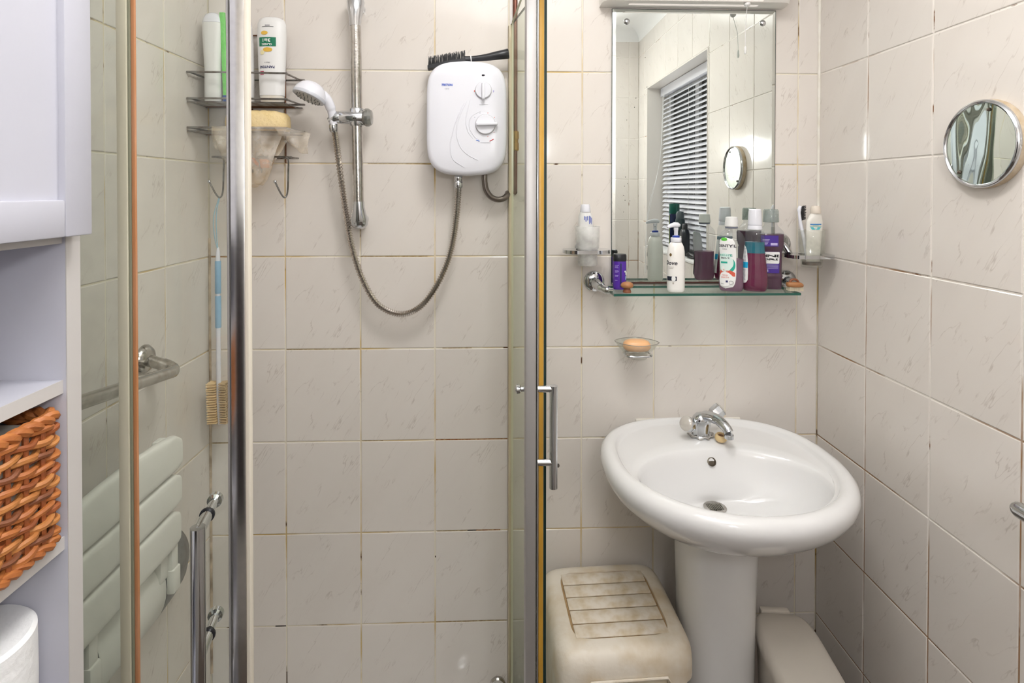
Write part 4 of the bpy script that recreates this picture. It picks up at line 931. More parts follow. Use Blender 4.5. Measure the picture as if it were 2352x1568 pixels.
for (x, z) in ((1.115, 1.44), (1.113, 1.415), (1.117, 1.402), (1.124, 1.447), (1.118, 1.465), (1.113, 1.37), (1.130, 1.40), (1.176, 1.71), (1.171, 1.79), (1.142, 1.655), (1.146, 1.68), (1.121, 1.62), (1.235, 1.49), (1.20, 1.33)):
    b.lathe([(0.0, 0), (0.0011, 0), (0.0, 0.0004)], (x, -0.0061, z), (0, -1, 0), 8)
b.build('tarnish_specks', BLACK, mi_, kind='stuff')

sl_ = empty('mirror_strip_light', (1.2975, -0.045, 1.926), 'white strip light fitting with pull cord above the mirror', 'light fitting')
b = B(); rg = []
for x, k in ((1.046, 0.55), (1.049, 0.8), (1.056, 0.95), (1.066, 1.0), (1.530, 1.0), (1.541, 0.95), (1.548, 0.8), (1.551, 0.55)):
    rg.append([Vector((x, -0.001, 1.926)), Vector((x, -0.055*k, 1.9275)), Vector((x, -0.072*k, 1.945)), Vector((x, -0.074*k, 2.03)), Vector((x, -0.06*k, 2.05)), Vector((x, -0.001, 2.05))])
b.loft(rg); b.build('housing', pm('housing_white', (240, 237, 232), 0.35), sl_, 30)
b = B(); rg = []
for x in (1.120, 1.1205, 1.470, 1.4705): rg.append([Vector((x, -0.022, 1.9262)), Vector((x, -0.062, 1.9285)), Vector((x, -0.080, 1.950)), Vector((x, -0.080, 2.02)), Vector((x, -0.07, 2.035)), Vector((x, -0.022, 2.035))])
dfm = pm('ribbed_diffuser', (226, 216, 208), 0.25, bump=0.6, bump_scale=90, stretch=(0.05, 1, 3)); pq = dfm.node_tree.nodes['Principled BSDF']; pq.inputs['Emission Color'].default_value = (1, 0.93, 0.88, 1); pq.inputs['Emission Strength'].default_value = 0.30
b.loft(rg); b.build('diffuser', dfm, sl_, 30)
b = B(); b.lathe([(0.0, 0), (0.008, 0), (0.008, -0.006), (0.004, -0.010), (0.0, -0.010)], (1.432, -0.050, 1.9268), n=16); b.tube([(1.432, -0.050, 1.918), (1.4365, -0.030, 1.865), (1.4375, -0.028, 1.818)], 0.0008, 6)
b.build('pull_cord', WPL2, sl_)
b = B(); b.lathe([(0.001, 0.0), (0.0028, -0.003), (0.0034, -0.018), (0.0015, -0.022)], (1.4375, -0.028, 1.819), n=12); b.build('cord_pull', WPL2, sl_)

# ------------------------------------------------------------------ glass shelf
SHZ = 1.1690
sh = empty('glass_shelf', (1.30, -0.07, 1.1625), 'clear glass shelf with green edge under the mirror', 'shelf')
b = B(); b.box(1.0600, 1.5385, -0.130, -0.012, SHZ-0.0062, SHZ)
bb = B(); bb.v = b.v; bb.f = b.f; bb.mi = []
for f in b.f:
    n_ = (Vector(b.v[f[1]])-Vector(b.v[f[0]])).cross(Vector(b.v[f[2]])-Vector(b.v[f[1]])).normalized(); bb.mi.append(0 if abs(n_.z) > 0.9 else 1)
bb.build('glass_plate', [SHELFG, GLE], sh, 0)
for x, d in ((1.033, 1), (1.566, -1)):
    b = B(); b.lathe([(0.0, 0.0), (0.0265, 0.0), (0.0285, 0.003), (0.027, 0.009), (0.020, 0.014), (0.0, 0.015)], (x, -0.0005, 1.181), (0, -1, 0), 32); w_f = b.build('wall_flange', CHROME, sh)
    b = B(); b.tube(crom([(x, -0.012, 1.180), (x+0.003*d, -0.035, 1.177), (x+0.013*d, -0.058, 1.1705), (x+0.026*d, -0.072, 1.1665), (x+0.038*d, -0.080, 1.166)], 6), [0.014]*6+[0.0125]*6+[0.0105]*6+[0.0085]*7, 16); b.build('shelf_clamp', CHROME, w_f)

# --- bottles on the shelf
def ellmap(cx, cy, a_fn, c_fn, th0, e=2.0, off=0.0006, rot=0.0):
    def fn(u, v):
        a = a_fn(v)+off; c = c_fn(v)+off; th = th0 + u/((a+c)/2); cs, sn = math.cos(th), math.sin(th)
        x = a*math.copysign(abs(cs)**(2/e), cs); y = c*math.copysign(abs(sn)**(2/e), sn)
        return Vector((cx + x*math.cos(rot)-y*math.sin(rot), cy + x*math.sin(rot)+y*math.cos(rot), v))
    return fn
def lerp_fn(tab):
    def f(z):
        if z <= tab[0][0]: return tab[0][1]
        for (za, ra), (zb, rb) in zip(tab, tab[1:]):
            if z <= zb: t = (z-za)/(zb-za); return ra+(rb-ra)*t
        return tab[-1][1]
    return f
def body_rings(cx, cy, a_fn, c_fn, z0, z1, n, e=2.0, seg=36, rot=0.0, k=1.0):
    return [sell(cx, cy, a_fn(z0+(z1-z0)*i/n)*k, c_fn(z0+(z1-z0)*i/n)*k, z0+(z1-z0)*i/n, e, seg, rot) for i in range(n+1)]

# purple bottle, black cap
px_, py_ = 1.0905, -0.058
t = empty('shower_gel_bottle', (px_, py_, SHZ), 'small purple bottle with a black cap at the left end of the glass shelf', 'bottle', 'bottles on the glass shelf')
fa = lerp_fn([(SHZ, 0.0150), (SHZ+0.004, 0.0170), (1.236, 0.0174), (1.243, 0.0168)])
b = B(); b.loft(body_rings(px_, py_, fa, lambda z: fa(z)*0.85, SHZ, 1.243, 16, 2.6)); b.build('body', pm('purple_plastic', (84, 44, 158), 0.25), t, 50)
b = B(); b.loft([sell(px_, py_, a, a*0.85, z, 2.6, 36) for z, a in ((1.2432, 0.0172), (1.246, 0.0178), (1.258, 0.0176), (1.2615, 0.0160), (1.2622, 0.010))]); b.build('cap', BLACKP, t, 50)
mp_ = ellmap(px_, py_, fa, lambda z: fa(z)*0.85, -PI/2, 2.6)
b = B(); strip(b, mp_, [(1.176, -0.0006, 0.0009), (1.238, -0.0006, 0.0009)], 2); b.build('label_seam', NAVY, t)
b = B()
for i, (z, w_) in enumerate(((1.232, 0.011), (1.229, 0.009), (1.226, 0.010), (1.219, 0.010), (1.216, 0.011), (1.213, 0.008), (1.206, 0.010), (1.203, 0.009), (1.193, 0.008))): strip(b, mp_, [(z, -0.0145, -0.0145+w_), (z+0.0014, -0.0145, -0.0145+w_)], 4)
b.build('small_print', pm('lilac_print', (158, 136, 212), 0.5), t)
for c, u, v, ru, rv in ((LABW, 0.0150, 1.211, 0.0036, 0.0050), (LABW, 0.0105, 1.2165, 0.0026, 0.0026), (pm('pale_blue_print', (150, 180, 220), 0.5), 0.0130, 1.200, 0.0022, 0.0060)):
    b = B(); strip(b, ellmap(px_, py_, fa, lambda z: fa(z)*0.85, -PI/2, 2.6, 0.0009), blob_rows(u-ru, u+ru, v-rv, v+rv, 8, 2.0), 4); b.build('flower_print', c, t)

# wooden mushroom-shaped knob brush
t = empty('wooden_massager', (1.0985, -0.108, SHZ), 'small turned wooden mushroom shape beside the purple bottle', 'ornament')
b = B(); b.lathe([(0.0, 0.0), (0.0105, 0.0), (0.0108, 0.003), (0.0085, 0.008), (0.0080, 0.0105)], (1.0985, -0.108, SHZ), n=28); b.build('base', WOOD2, t, 60)
b = B(); b.lathe([(0.0080, 0.0106), (0.0130, 0.0118), (0.0158, 0.0155), (0.0162, 0.0185), (0.0140, 0.0232), (0.0080, 0.0262), (0.0, 0.0268)], (1.0985, -0.108, SHZ), n=28); b.build('cap', WOOD, t, 60)

# white pump bottle
px_, py_ = 1.2275, -0.098
t = empty('pump_bottle', (px_, py_, SHZ), 'white pump soap bottle in the middle of the glass shelf', 'bottle', 'bottles on the glass shelf')
fa = lerp_fn([(SHZ, 0.0200), (SHZ+0.004, 0.0222), (1.21, 0.0226), (1.25, 0.0226), (1.272, 0.0218), (1.284, 0.0198), (1.2925, 0.0160), (1.296, 0.0130)])
fc = lambda z: fa(z)*0.78
b = B(); b.loft(body_rings(px_, py_, fa, fc, SHZ, 1.296, 32, 2.2)); b.build('body', pm('pump_white', (244, 241, 236), 0.25), t, 50)
b = B(); b.lathe([(0.0130, 0.0), (0.0136, 0.001), (0.0136, 0.010), (0.0126, 0.0115), (0.009, 0.012)], (px_, py_, 1.2962), n=28); b.build('collar', WPL, t)
b = B(); b.lathe([(0.0092, 0.0), (0.0092, 0.004), (0.007, 0.005)], (px_, py_, 1.3082), n=24); b.build('blue_ring', pm('pump_blue', (34, 62, 160), 0.3), t)
b = B(); b.lathe([(0.0050, 0.0), (0.0050, 0.012), (0.0058, 0.014), (0.0058, 0.020)], (px_, py_, 1.3130), n=20); b.tube([(px_+0.011, py_+0.004, 1.3385), (px_+0.006, py_+0.003, 1.3400), (px_-0.004, py_, 1.3405), (px_-0.014, py_-0.004, 1.3385), (px_-0.022, py_-0.007, 1.3355), (px_-0.0245, py_-0.008, 1.3340)], [0.004, 0.0068, 0.0070, 0.0056, 0.0042, 0.0032], 14, sq=0.8); b.build('pump_head', WPL, t, 60)
mp_ = ellmap(px_, py_, fa, fc, -PI/2-0.9, 2.2, 0.0006)
text('Dove', 0.0150, DKGREY, t, lambda x, y: mp_(x+0.0005, 1.2435+y), bold=0.0003, shear=0.15)
b = B(); strip(b, mp_, [(1.1985, -0.012, 0.016), (1.2095, -0.012, 0.016)], 8); b.build('dark_band', pm('navy_band', (30, 38, 54), 0.3), t)
b = B(); strip(b, ellmap(px_, py_, fa, fc, -PI/2-0.9, 2.2, 0.0010), blob_rows(0.004, 0.014, 1.1965, 1.2115, 10, 2.0), 4); b.build('drop_print', LABW, t)
b = B(); strip(b, mp_, blob_rows(-0.003, 0.004, 1.2600, 1.2690, 8, 1.6), 3); b.build('bird_print', pm('bronze_print', (116, 92, 50), 0.4), t)
b = B(); strip(b, mp_, [(1.2335, -0.006, 0.010), (1.2345, -0.006, 0.010)], 5); strip(b, mp_, [(1.2300, -0.004, 0.008), (1.2312, -0.004, 0.008)], 5); strip(b, mp_, [(1.190, 0.006, 0.010), (1.1945, 0.006, 0.010)], 3); b.build('small_print', pm('warm_grey_print', (186, 178, 170), 0.5), t)

# mouthwash A: clear bottle, pale pink liquid, white cap, large label
px_, py_, rot = 1.3720, -0.098, -0.30
t = empty('mouthwash_bottle', (px_, py_, SHZ), 'clear mouthwash bottle half full of pale mauve liquid with a large white label', 'bottle', 'bottles on the glass shelf')
fa = lerp_fn([(SHZ, 0.024), (SHZ+0.004, 0.0285), (1.185, 0.0310), (1.22, 0.0290), (1.25, 0.0300), (1.29, 0.0330), (1.305, 0.0325), (1.318, 0.0270), (1.326, 0.0175), (1.330, 0.0150), (1.335, 0.0148)])
fc = lambda z: fa(z)*0.66
b = B(); b.loft(body_rings(px_, py_, fa, fc, SHZ, 1.335, 40, 2.5, rot=rot)); b.build('body', CLEAR, t, 50)
b = B(); b.loft(body_rings(px_, py_, fa, fc, SHZ+0.002, 1.2525, 24, 2.5, rot=rot, k=0.965)); b.build('liquid', liquid('mauve_liquid', (158, 118, 142), 0.42), t, 50)
b = B(); b.lathe([(0.0152, 0.0), (0.0160, 0.001), (0.0160, 0.003), (0.0150, 0.004)], (px_, py_, 1.3315), n=28); b.build('neck_ring', pm('neck_grey', (120, 124, 140), 0.3), t)
b = B(); b.lathe([(0.0166, 0.0), (0.0168, 0.002), (0.0150, 0.020), (0.0146, 0.0235), (0.012, 0.0245), (0.0, 0.0245)], (px_, py_, 1.3362), n=32); b.build('cap', WPL2, t)
th = -PI/2-0.40
mp_ = ellmap(px_, py_, fa, fc, th, 2.5, 0.0007, rot); mq = ellmap(px_, py_, fa, fc, th, 2.5, 0.0011, rot); mq2 = ellmap(px_, py_, fa, fc, th, 2.5, 0.0015, rot)
b = B(); strip(b, mp_, blob_rows(-0.0195, 0.0165, 1.178, 1.309, 28, 4.0), 12); b.build('label', LABW, t)
b = B(); strip(b, mq, blob_rows(-0.012, 0.003, 1.2995, 1.3085, 8, 2.6), 4); b.build('green_leaf', GREENL, t)
b = B(); strip(b, mq, blob_rows(-0.0185, 0.0150, 1.2150, 1.2620, 20, 2.0), 10); b.build('teal_swirl', TEAL, t)
b = B(); strip(b, mq2, blob_rows(-0.0190, 0.0120, 1.2190, 1.2700, 20, 2.0), 10); b.build('white_swirl', pm('mint_white', (222, 240, 234), 0.35), t)
text('DENTYL', 0.0098, DKGREY, t, lambda x, y: mq2(x-0.001, 1.2870+y), bold=0.0002)
text('active', 0.0046, DKGREY, t, lambda x, y: mq2(x-0.003, 1.2795+y), shear=0.2)
text('INFINITE', 0.0072, TEAL, t, lambda x, y: mq2(x-0.003, 1.2630+y), bold=0.0002)
text('BREEZE', 0.0062, DKGREY, t, lambda x, y: mq2(x-0.003, 1.2560+y), bold=0.0002)
b = B(); strip(b, ellmap(px_, py_, fa, fc, th, 2.5, 0.0018, rot), [(1.2425, -0.014, 0.003), (1.2470, -0.014, 0.003)], 6); b.build('teal_bar', TEAL, t)
b = B(); strip(b, mq2, blob_rows(-0.0110, -0.0040, 1.2260, 1.2355, 8, 2.4), 4); b.build('tooth_print', LABW, t)
b = B(); rws = [(1.2185, -0.019, 0.0145), (1.2205, -0.018, 0.0125), (1.2245, -0.0165, 0.0085), (1.2275, -0.0105, -0.0010)]; strip(b, mq2, [(1.2095, -0.019, 0.015)]+rws, 10); b.build('red_swirl', REDP, t)
b = B(); strip(b, ellmap(px_, py_, fa, fc, th, 2.5, 0.0018, rot), blob_rows(-0.0190, 0.0125, 1.1820, 1.2215, 16, 2.0), 10); b.build('label_base', LABW, t)
m18 = ellmap(px_, py_, fa, fc, th, 2.5, 0.0022, rot)
text('FRESH', 0.0052, REDP, t, lambda x, y: m18(x-0.003, 1.2120+y)); text('BREATH', 0.0052, REDP, t, lambda x, y: m18(x-0.003, 1.2065+y))
text('500ml', 0.0036, DKGREY, t, lambda x, y: m18(x-0.008, 1.1900+y))
b = B(); strip(b, m18, [(1.194, 0.000, 0.0045), (1.199, 0.000, 0.0045)], 3); b.build('barcode', NAVY, t)
b = B(); pts = [m18(0.0095+0.0030*math.cos(a*PI/8), 1.1935+0.0048*math.sin(a*PI/8)) for a in range(16)]; b.tube(pts, 0.0003, 5, closed=True); b.build('drop_print', DKGREY, t)

# mouthwash B: magenta with a teal layer
px_, py_, rot = 1.4330, -0.099, -0.42
t = empty('mouthwash_bottle', (px_, py_, SHZ), 'mouthwash bottle of magenta liquid with a teal layer and tall white cap', 'bottle', 'bottles on the glass shelf')
fa = lerp_fn([(SHZ, 0.024), (SHZ+0.004, 0.0295), (1.185, 0.0325), (1.21, 0.0320), (1.25, 0.0275), (1.28, 0.0245), (1.305, 0.0235), (1.320, 0.0225), (1.328, 0.0175)])
fc = lambda z: fa(z)*0.70
b = B(); b.loft(body_rings(px_, py_, fa, fc, SHZ, 1.328, 36, 2.4, rot=rot)); b.build('body', CLEAR, t, 50)
b = B(); b.loft(body_rings(px_, py_, fa, fc, SHZ+0.002, 1.2680, 20, 2.4, rot=rot, k=0.965)); b.build('liquid', liquid('magenta_liquid', (126, 22, 74), 0.32), t, 50)
b = B(); b.loft(body_rings(px_, py_, fa, fc, 1.2682, 1.2960, 8, 2.4, rot=rot, k=0.965)); b.build('teal_liquid', liquid('teal_liquid', (22, 122, 140), 0.25), t, 50)
b = B(); b.lathe([(0.0178, 0.0), (0.0180, 0.003), (0.0168, 0.010), (0.0164, 0.011)], (px_, py_, 1.3285), n=28); b.build('neck_collar', WPL, t)
b = B(); b.lathe([(0.0172, 0.0), (0.0174, 0.002), (0.0156, 0.034), (0.0148, 0.039), (0.013, 0.0405), (0.0, 0.0405)], (px_, py_, 1.3402), n=32); b.build('cap', WPL, t)
th = -PI/2-0.85
mp_ = ellmap(px_, py_, fa, fc, th, 2.4, 0.0007, rot); mq = ellmap(px_, py_, fa, fc, th, 2.4, 0.0012, rot)
b = B(); strip(b, mp_, [(z, -0.021, -0.021+w_) for z, w_ in ((1.190, 0.018), (1.193, 0.028), (1.20, 0.032), (1.22, 0.0315), (1.25, 0.028), (1.275, 0.023), (1.284, 0.018), (1.287, 0.010))], 10); b.build('label', LABW, t)
b = B(); strip(b, mq, [(1.230, -0.02, 0.0090), (1.245, -0.02, 0.0085)], 8); b.build('cyan_patch', CYAN, t)
b = B()
for i in range(24):
    z = 1.200+i*0.0034
    if 1.227 < z < 1.247: continue
    strip(b, mq, [(z, -0.008, 0.0065-(z-1.2)*0.06-rnd.random()*0.003), (z+0.0010, -0.008, 0.0065-(z-1.2)*0.06-rnd.random()*0.002)], 4)
b.build('small_print', pm('mid_grey_print', (140, 140, 156), 0.5), t)

# mouthwash C: dark purple, angular bottle, clear cap
px_, py_, rot = 1.4905, -0.068, -0.18
t = empty('mouthwash_bottle', (px_, py_, SHZ), 'angular dark purple mouthwash bottle with a clear cap beside the nail brush', 'bottle', 'bottles on the glass shelf')
fa = lerp_fn([(SHZ, 0.024), (SHZ+0.003, 0.0265), (1.199, 0.0265), (1.205, 0.0295), (1.211, 0.0265), (1.270, 0.0265), (1.280, 0.0305), (1.312, 0.0310), (1.322, 0.0290), (1.334, 0.0180), (1.338, 0.0150), (1.345, 0.0150)])
fc = lambda z: fa(z)*0.72
b = B(); b.loft(body_rings(px_, py_, fa, fc, SHZ, 1.345, 60, 4.0, rot=rot)); b.build('body', CLEAR, t, 40)
b = B(); b.loft(body_rings(px_, py_, fa, fc, SHZ+0.002, 1.3145, 40, 4.0, rot=rot, k=0.968)); b.build('liquid', liquid('plum_liquid', (92, 44, 74), 0.30), t, 40)
b = B(); b.lathe([(0.0195, 0.0), (0.0198, 0.002), (0.0190, 0.030), (0.0165, 0.034), (0.0, 0.0345), (0.0, 0.032), (0.0150, 0.031), (0.0172, 0.002), (0.0195, 0.0)], (px_, py_, 1.3455), n=28); b.build('cap', sheetglass('cloudy_cap', (220, 226, 224), haze=0.42, hz_rgb=(224, 228, 226), hz_even=0.5), t, 40)
th = -PI/2-0.30
mp_ = ellmap(px_, py_, fa, fc, th, 4.0, 0.0008, rot); mq = ellmap(px_, py_, fa, fc, th, 4.0, 0.0013, rot)
b = B(); strip(b, mp_, [(1.213, -0.02, 0.0150), (1.269, -0.02, 0.0160)], 10); b.build('label', PURPL, t)
b = B(); strip(b, mq, [(1.238, -0.02, 0.0135), (1.241, -0.02, 0.0150), (1.2665, -0.02, 0.0160), (1.2685, -0.02, 0.0145)], 10); b.build('white_panel', LABW, t)
b = B(); strip(b, mp_, [(1.283, -0.02, 0.0125), (1.3115, -0.02, 0.0125)], 8); b.build('upper_label', PURPL, t)
mr_ = ellmap(px_, py_, fa, fc, th, 4.0, 0.0017, rot)
text('AMINE', 0.0092, BLACK, t, lambda x, y: mr_(x+0.0005, 1.2580+y), bold=0.0004)
text('L CARE', 0.0066, BLACK, t, lambda x, y: mr_(x+0.001, 1.2490+y), bold=0.0003)
b = B()
for i in range(5): strip(b, mq, [(1.300-i*0.0032, -0.012, 0.006-i*0.001), (1.3012-i*0.0032, -0.012, 0.006-i*0.001)], 4)
for i in range(4): strip(b, mq, [(1.2345-i*0.0032, 0.000, 0.0125), (1.2354-i*0.0032, 0.000, 0.0125)], 4)
strip(b, mq, [(1.2165, -0.002, 0.003), (1.2225, -0.002, 0.003)], 3); strip(b, mq, [(1.286, 0.007, 0.011), (1.292, 0.007, 0.011)], 3)
b.build('small_print', pm('pale_lilac_print', (196, 186, 226), 0.5), t)

# nail brush
t = empty('nail_brush', (1.540, -0.098, SHZ), 'small wooden nail brush at the right end of the glass shelf', 'brush')
b = B(); b.loft([sell(1.540+dx, -0.098, a, 0.013*k, z+0.0, 2.6, 32) for z, a, dx, k in ((1.1795, 0.0195, 0, 0.9), (1.1815, 0.0215, 0, 1.0), (1.1865, 0.0215, -0.001, 1.0), (1.1900, 0.0185, -0.003, 0.85), (1.1915, 0.012, -0.005, 0.6))]); b.build('brush_back', WOOD, t, 50)
b = B(); b.tube(crom([(1.526, -0.098, 1.190), (1.530, -0.098, 1.1965), (1.538, -0.098, 1.1985), (1.546, -0.098, 1.1955), (1.550, -0.098, 1.189)], 5), 0.0030, 10); b.build('grip_loop', WOOD2, t)
b = B()
for i in range(14):
    for j in range(6):
        x = 1.523+i*0.0026; y = -0.107+j*0.0036; b.tube([(x, y, 1.1798), (x+random.uniform(-.0008, .0008), y+random.uniform(-.0008, .0008), SHZ+0.0003)], [0.0008, 0.0009], 4)
b.build('bristles', pm('cream_bristles', (226, 214, 190), 0.8), t, kind='stuff')

# ------------------------------------------------------------------ tumblers in chrome holders
def holder(name, cx, z, label, grp, a=0.061, flange=None):
    t = empty(name, (cx, -0.001, z-0.02), label, 'tumbler holder', grp)
    b = B(); cy = -0.073; n = 40
    o = [sell(cx, cy+0.004, a, 0.040, zz, 3.0, n) for zz in (z-0.0045, z+0.0045)]; i_ = [sell(cx, cy, 0.0275, 0.0275, zz, 2.0, n) for zz in (z-0.0045, z+0.0045)]
    b.loft([i_[0], o[0], o[1], i_[1], i_[0]], False, False); b.build('ring_plate', CHROME, t, 40)
    if flange is None:
        b = B(); b.box(cx-0.010, cx+0.010, -0.036, -0.0005, z-0.006, z+0.006, 0.002); b.lathe([(0.0, 0), (0.020, 0), (0.018, 0.006), (0.0, 0.007)], (cx, -0.0005, z), (0, -1, 0), 24); b.build('wall_arm', CHROME, t, 40)
    else:
        fx, fz = flange
        b = B(); b.lathe([(0.0, 0), (0.027, 0), (0.029, 0.004), (0.027, 0.011), (0.018, 0.015), (0.0, 0.0155)], (fx, -0.0005, fz), (0, -1, 0), 32); b.tube(crom([(fx, -0.012, fz), (fx, -0.030, fz-0.006), (fx+0.006, -0.045, z+0.001), (cx-a+0.014, -0.052, z)], 6), 0.0085, 14); b.build('wall_arm', CHROME, t, 40)
    return t
def tumbler(name, cx, cy, zb, zs, zt, rl, ru, rt_, mat, label, grp):
    b = B(); b.lathe([(0.0, zb), (rl-0.002, zb), (rl, zb+0.002), (rl, zs), (ru, zs+0.004), (rt_, zt-0.001), (rt_-0.0008, zt), (rt_-0.0025, zt-0.001), (ru-0.0025, zs+0.005), (rl-0.003, zs), (rl-0.003, zb+0.006), (0.0, zb+0.006)], (cx, cy, 0), n=40)
    return tag(b.build(name, mat, None, 50), label, 'tumbler', grp)
GH, GTm = 'tumbler holders on the wall', 'tumblers in wall holders'
holder('tumbler_holder', 1.0000, 1.2705, 'flat chrome tumbler holder left of the mirror', GH)
tumbler('glass_tumbler', 1.0030, -0.073, 1.2335, 1.2755, 1.3355, 0.0255, 0.0300, 0.0318, FROST, 'frosted tumbler in the holder left of the mirror', GTm)
t = empty('toothpaste_tube', (0.998, -0.073, 1.2405), 'white toothpaste tube standing cap-up in the frosted tumbler', 'toothpaste')
b = B(); b.loft([sell(0.998+dx, -0.073, a, c, z, 2.2, 28) for z, a, c, dx in ((1.2405, 0.017, 0.002, 0), (1.27, 0.0180, 0.006, 0), (1.31, 0.0190, 0.011, 0), (1.345, 0.0195, 0.0135, 0), (1.362, 0.0175, 0.0135, -0.001), (1.372, 0.0135, 0.0115, -0.001))]); b.build('tube_body', WPL2, t, 50)
b = B(); b.lathe([(0.0135, 0.0), (0.0138, 0.002), (0.0120, 0.017), (0.0105, 0.020), (0.0, 0.0205)], (0.997, -0.073, 1.3722), n=24); b.build('cap', WPL, t, 50)
mt_ = ellmap(0.998, -0.073, lambda z: 0.0195, lambda z: 0.0137, -PI/2, 2.2, 0.0006)
for i, (u, z0, z1) in enumerate(((-0.004, 1.352, 1.362), (-0.001, 1.348, 1.361), (0.002, 1.351, 1.362), (0.006, 1.342, 1.363), (0.009, 1.345, 1.361), (0.012, 1.341, 1.358))):
    b = B(); strip(b, mt_, [(z0, u-0.0009, u+0.0009), (z1, u-0.0013, u+0.0007)], 2); b.build('blue_print', pm('indigo_print', (92, 110, 190), 0.4), t)

holder('tumbler_holder', 1.5930, 1.2560, 'chrome tumbler holder on a round flange right of the mirror', GH, 0.060, (1.548, 1.2835))
tumbler('glass_tumbler', 1.5985, -0.073, 1.2270, 1.2610, 1.3250, 0.0262, 0.0305, 0.0330, CLEARG, 'grimy clear tumbler in the holder right of the mirror', GTm)
b = B(); b.lathe([(0.0, 0.0), (0.0225, 0.0), (0.0228, 0.006), (0.0, 0.0065)], (1.5985, -0.073, 1.2335), n=28); tag(b.build('tumbler_residue', pm('brown_residue', (96, 72, 48), 0.6, noise_amt=0.8, noise_scale=90, noise_rgb=(50, 38, 28)), None), 'dark brown residue in the bottom of the clear tumbler', 'residue')
t = empty('toothpaste_tube', (1.6020, -0.073, 1.2420), 'squeezed white and blue toothpaste tube in the clear tumbler', 'toothpaste')
b = B(); b.loft([sell(x, -0.078, a, c, z, 2.4, 28) for z, a, c, x in ((1.2420, 0.0190, 0.003, 1.5985), (1.28, 0.0195, 0.006, 1.5995), (1.315, 0.0210, 0.0075, 1.601), (1.345, 0.0215, 0.0075, 1.6025), (1.350, 0.0205, 0.0085, 1.6025), (1.360, 0.0165, 0.010, 1.604), (1.368, 0.0125, 0.010, 1.605))]); b.build('tube_body', pm('creamy_white', (238, 234, 226), 0.35), t, 40)
b = B(); b.lathe([(0.0125, 0.0), (0.0132, 0.002), (0.0125, 0.014), (0.010, 0.020), (0.0, 0.021)], (1.605, -0.078, 1.3682), n=20); b.build('cap', pm('cream_cap', (226, 214, 200), 0.4), t)
mt_ = ellmap(1.6015, -0.078, lambda z: 0.0212, lambda z: 0.0077, -PI/2, 2.4, 0.0008)
b = B(); strip(b, mt_, [(1.3390, -0.0105, 0.0105), (1.3415, -0.0095, 0.0105)], 8); b.build('blue_bar', pm('bright_blue', (40, 132, 200), 0.4), t)
b = B(); strip(b, mt_, [(1.3262, 0.001, 0.006), (1.3325, -0.010, -0.0095)], 4); strip(b, mt_, [(1.3262, -0.006, -0.001), (1.3330, -0.010, -0.004)], 4); strip(b, mt_, [(1.3262, 0.001, 0.005), (1.3330, 0.002, 0.010)], 4); b.build('aqua_print', pm('aqua_print', (90, 196, 204), 0.4), t)
b = B(); strip(b, mt_, [(1.3345, -0.011, 0.011), (1.3352, -0.011, 0.011)], 8); strip(b, mt_, [(1.3365, -0.005, 0.004), (1.3374, -0.005, 0.004)], 4); b.build('small_print', TEAL, t)
t = empty('toothbrush', (1.585, -0.060, 1.2420), 'white toothbrush with black bristles leaning in the clear tumbler', 'toothbrush')
b = B(); b.tube(crom([(1.590, -0.068, 1.2425), (1.584, -0.064, 1.29), (1.577, -0.056, 1.345), (1.5755, -0.052, 1.375), (1.580, -0.051, 1.386)], 6), [0.0045]*12 + [0.0040]*6 + [0.0052]*7, 12); b.build('handle', WPL, t)
b = B()
for i in range(9):
    for j in range(4): 
        z = 1.350+i*0.0042; y = -0.058+j*0.003; b.tube([(1.579, y, z), (1.590+random.uniform(-.001, .001), y, z+0.004)], 0.0013, 5)
b.build('bristles', BLACK, t, kind='stuff')

# ------------------------------------------------------------------ soap dish
t = empty('soap_dish', (1.135, -0.001, 0.985), 'clear plastic soap dish on a chrome wall bracket above the basin', 'soap dish')
def rhomb(z, k, dx=0.0): return sell(1.1345+dx, -0.068, 0.058*k, 0.046*k, z, 1.55, 48, -0.20)
b = B(); b.loft([rhomb(1.000, 0.52), rhomb(1.001, 0.55), rhomb(1.014, 0.78), rhomb(1.0315, 1.0), rhomb(1.0320, 0.975), rhomb(1.015, 0.75), rhomb(1.004, 0.52)]); b.build('dish', CLEARG, t, 40)
b = B(); b.tube([p for p in rhomb(1.0318, 0.99)], 0.0009, 6, closed=True); b.build('dish_rim', pm('dish_rim_grey', (150, 146, 140), 0.2), t)
b = B(); b.tube([p for p in sell(1.137, -0.066, 0.034, 0.026, 0.9985, 4, 32)], 0.0030, 8, closed=True); b.box(1.122, 1.150, -0.042, -0.0005, 0.9945, 1.0005, 0.0015); b.lathe([(0.0, 0), (0.017, 0), (0.015, 0.006), (0.0, 0.007)], (1.136, -0.0005, 0.9985), (0, -1, 0), 24); b.build('wall_bracket', CHROME, t, 40)
b = B(); b.loft([sell(1.139, -0.066, 0.022*k, 0.016*k, z, 3, 24) for z, k in ((0.986, 0.85), (0.9885, 1.0), (0.9975, 1.05))]); b.build('drip_foot', CLEARG, t, 40)
b = B(); b.loft([sell(1.1345, -0.068, 0.036*k, 0.023*k, z, 2.7, 32, -0.10) for z, k in ((1.0082, 0.65), (1.011, 0.85), (1.018, 1.0), (1.026, 0.98), (1.0325, 0.86), (1.0365, 0.60), (1.0375, 0.30))]); tag(b.build('soap_bar', SOAP, None, 60), 'orange soap bar in the clear wall dish', 'soap')

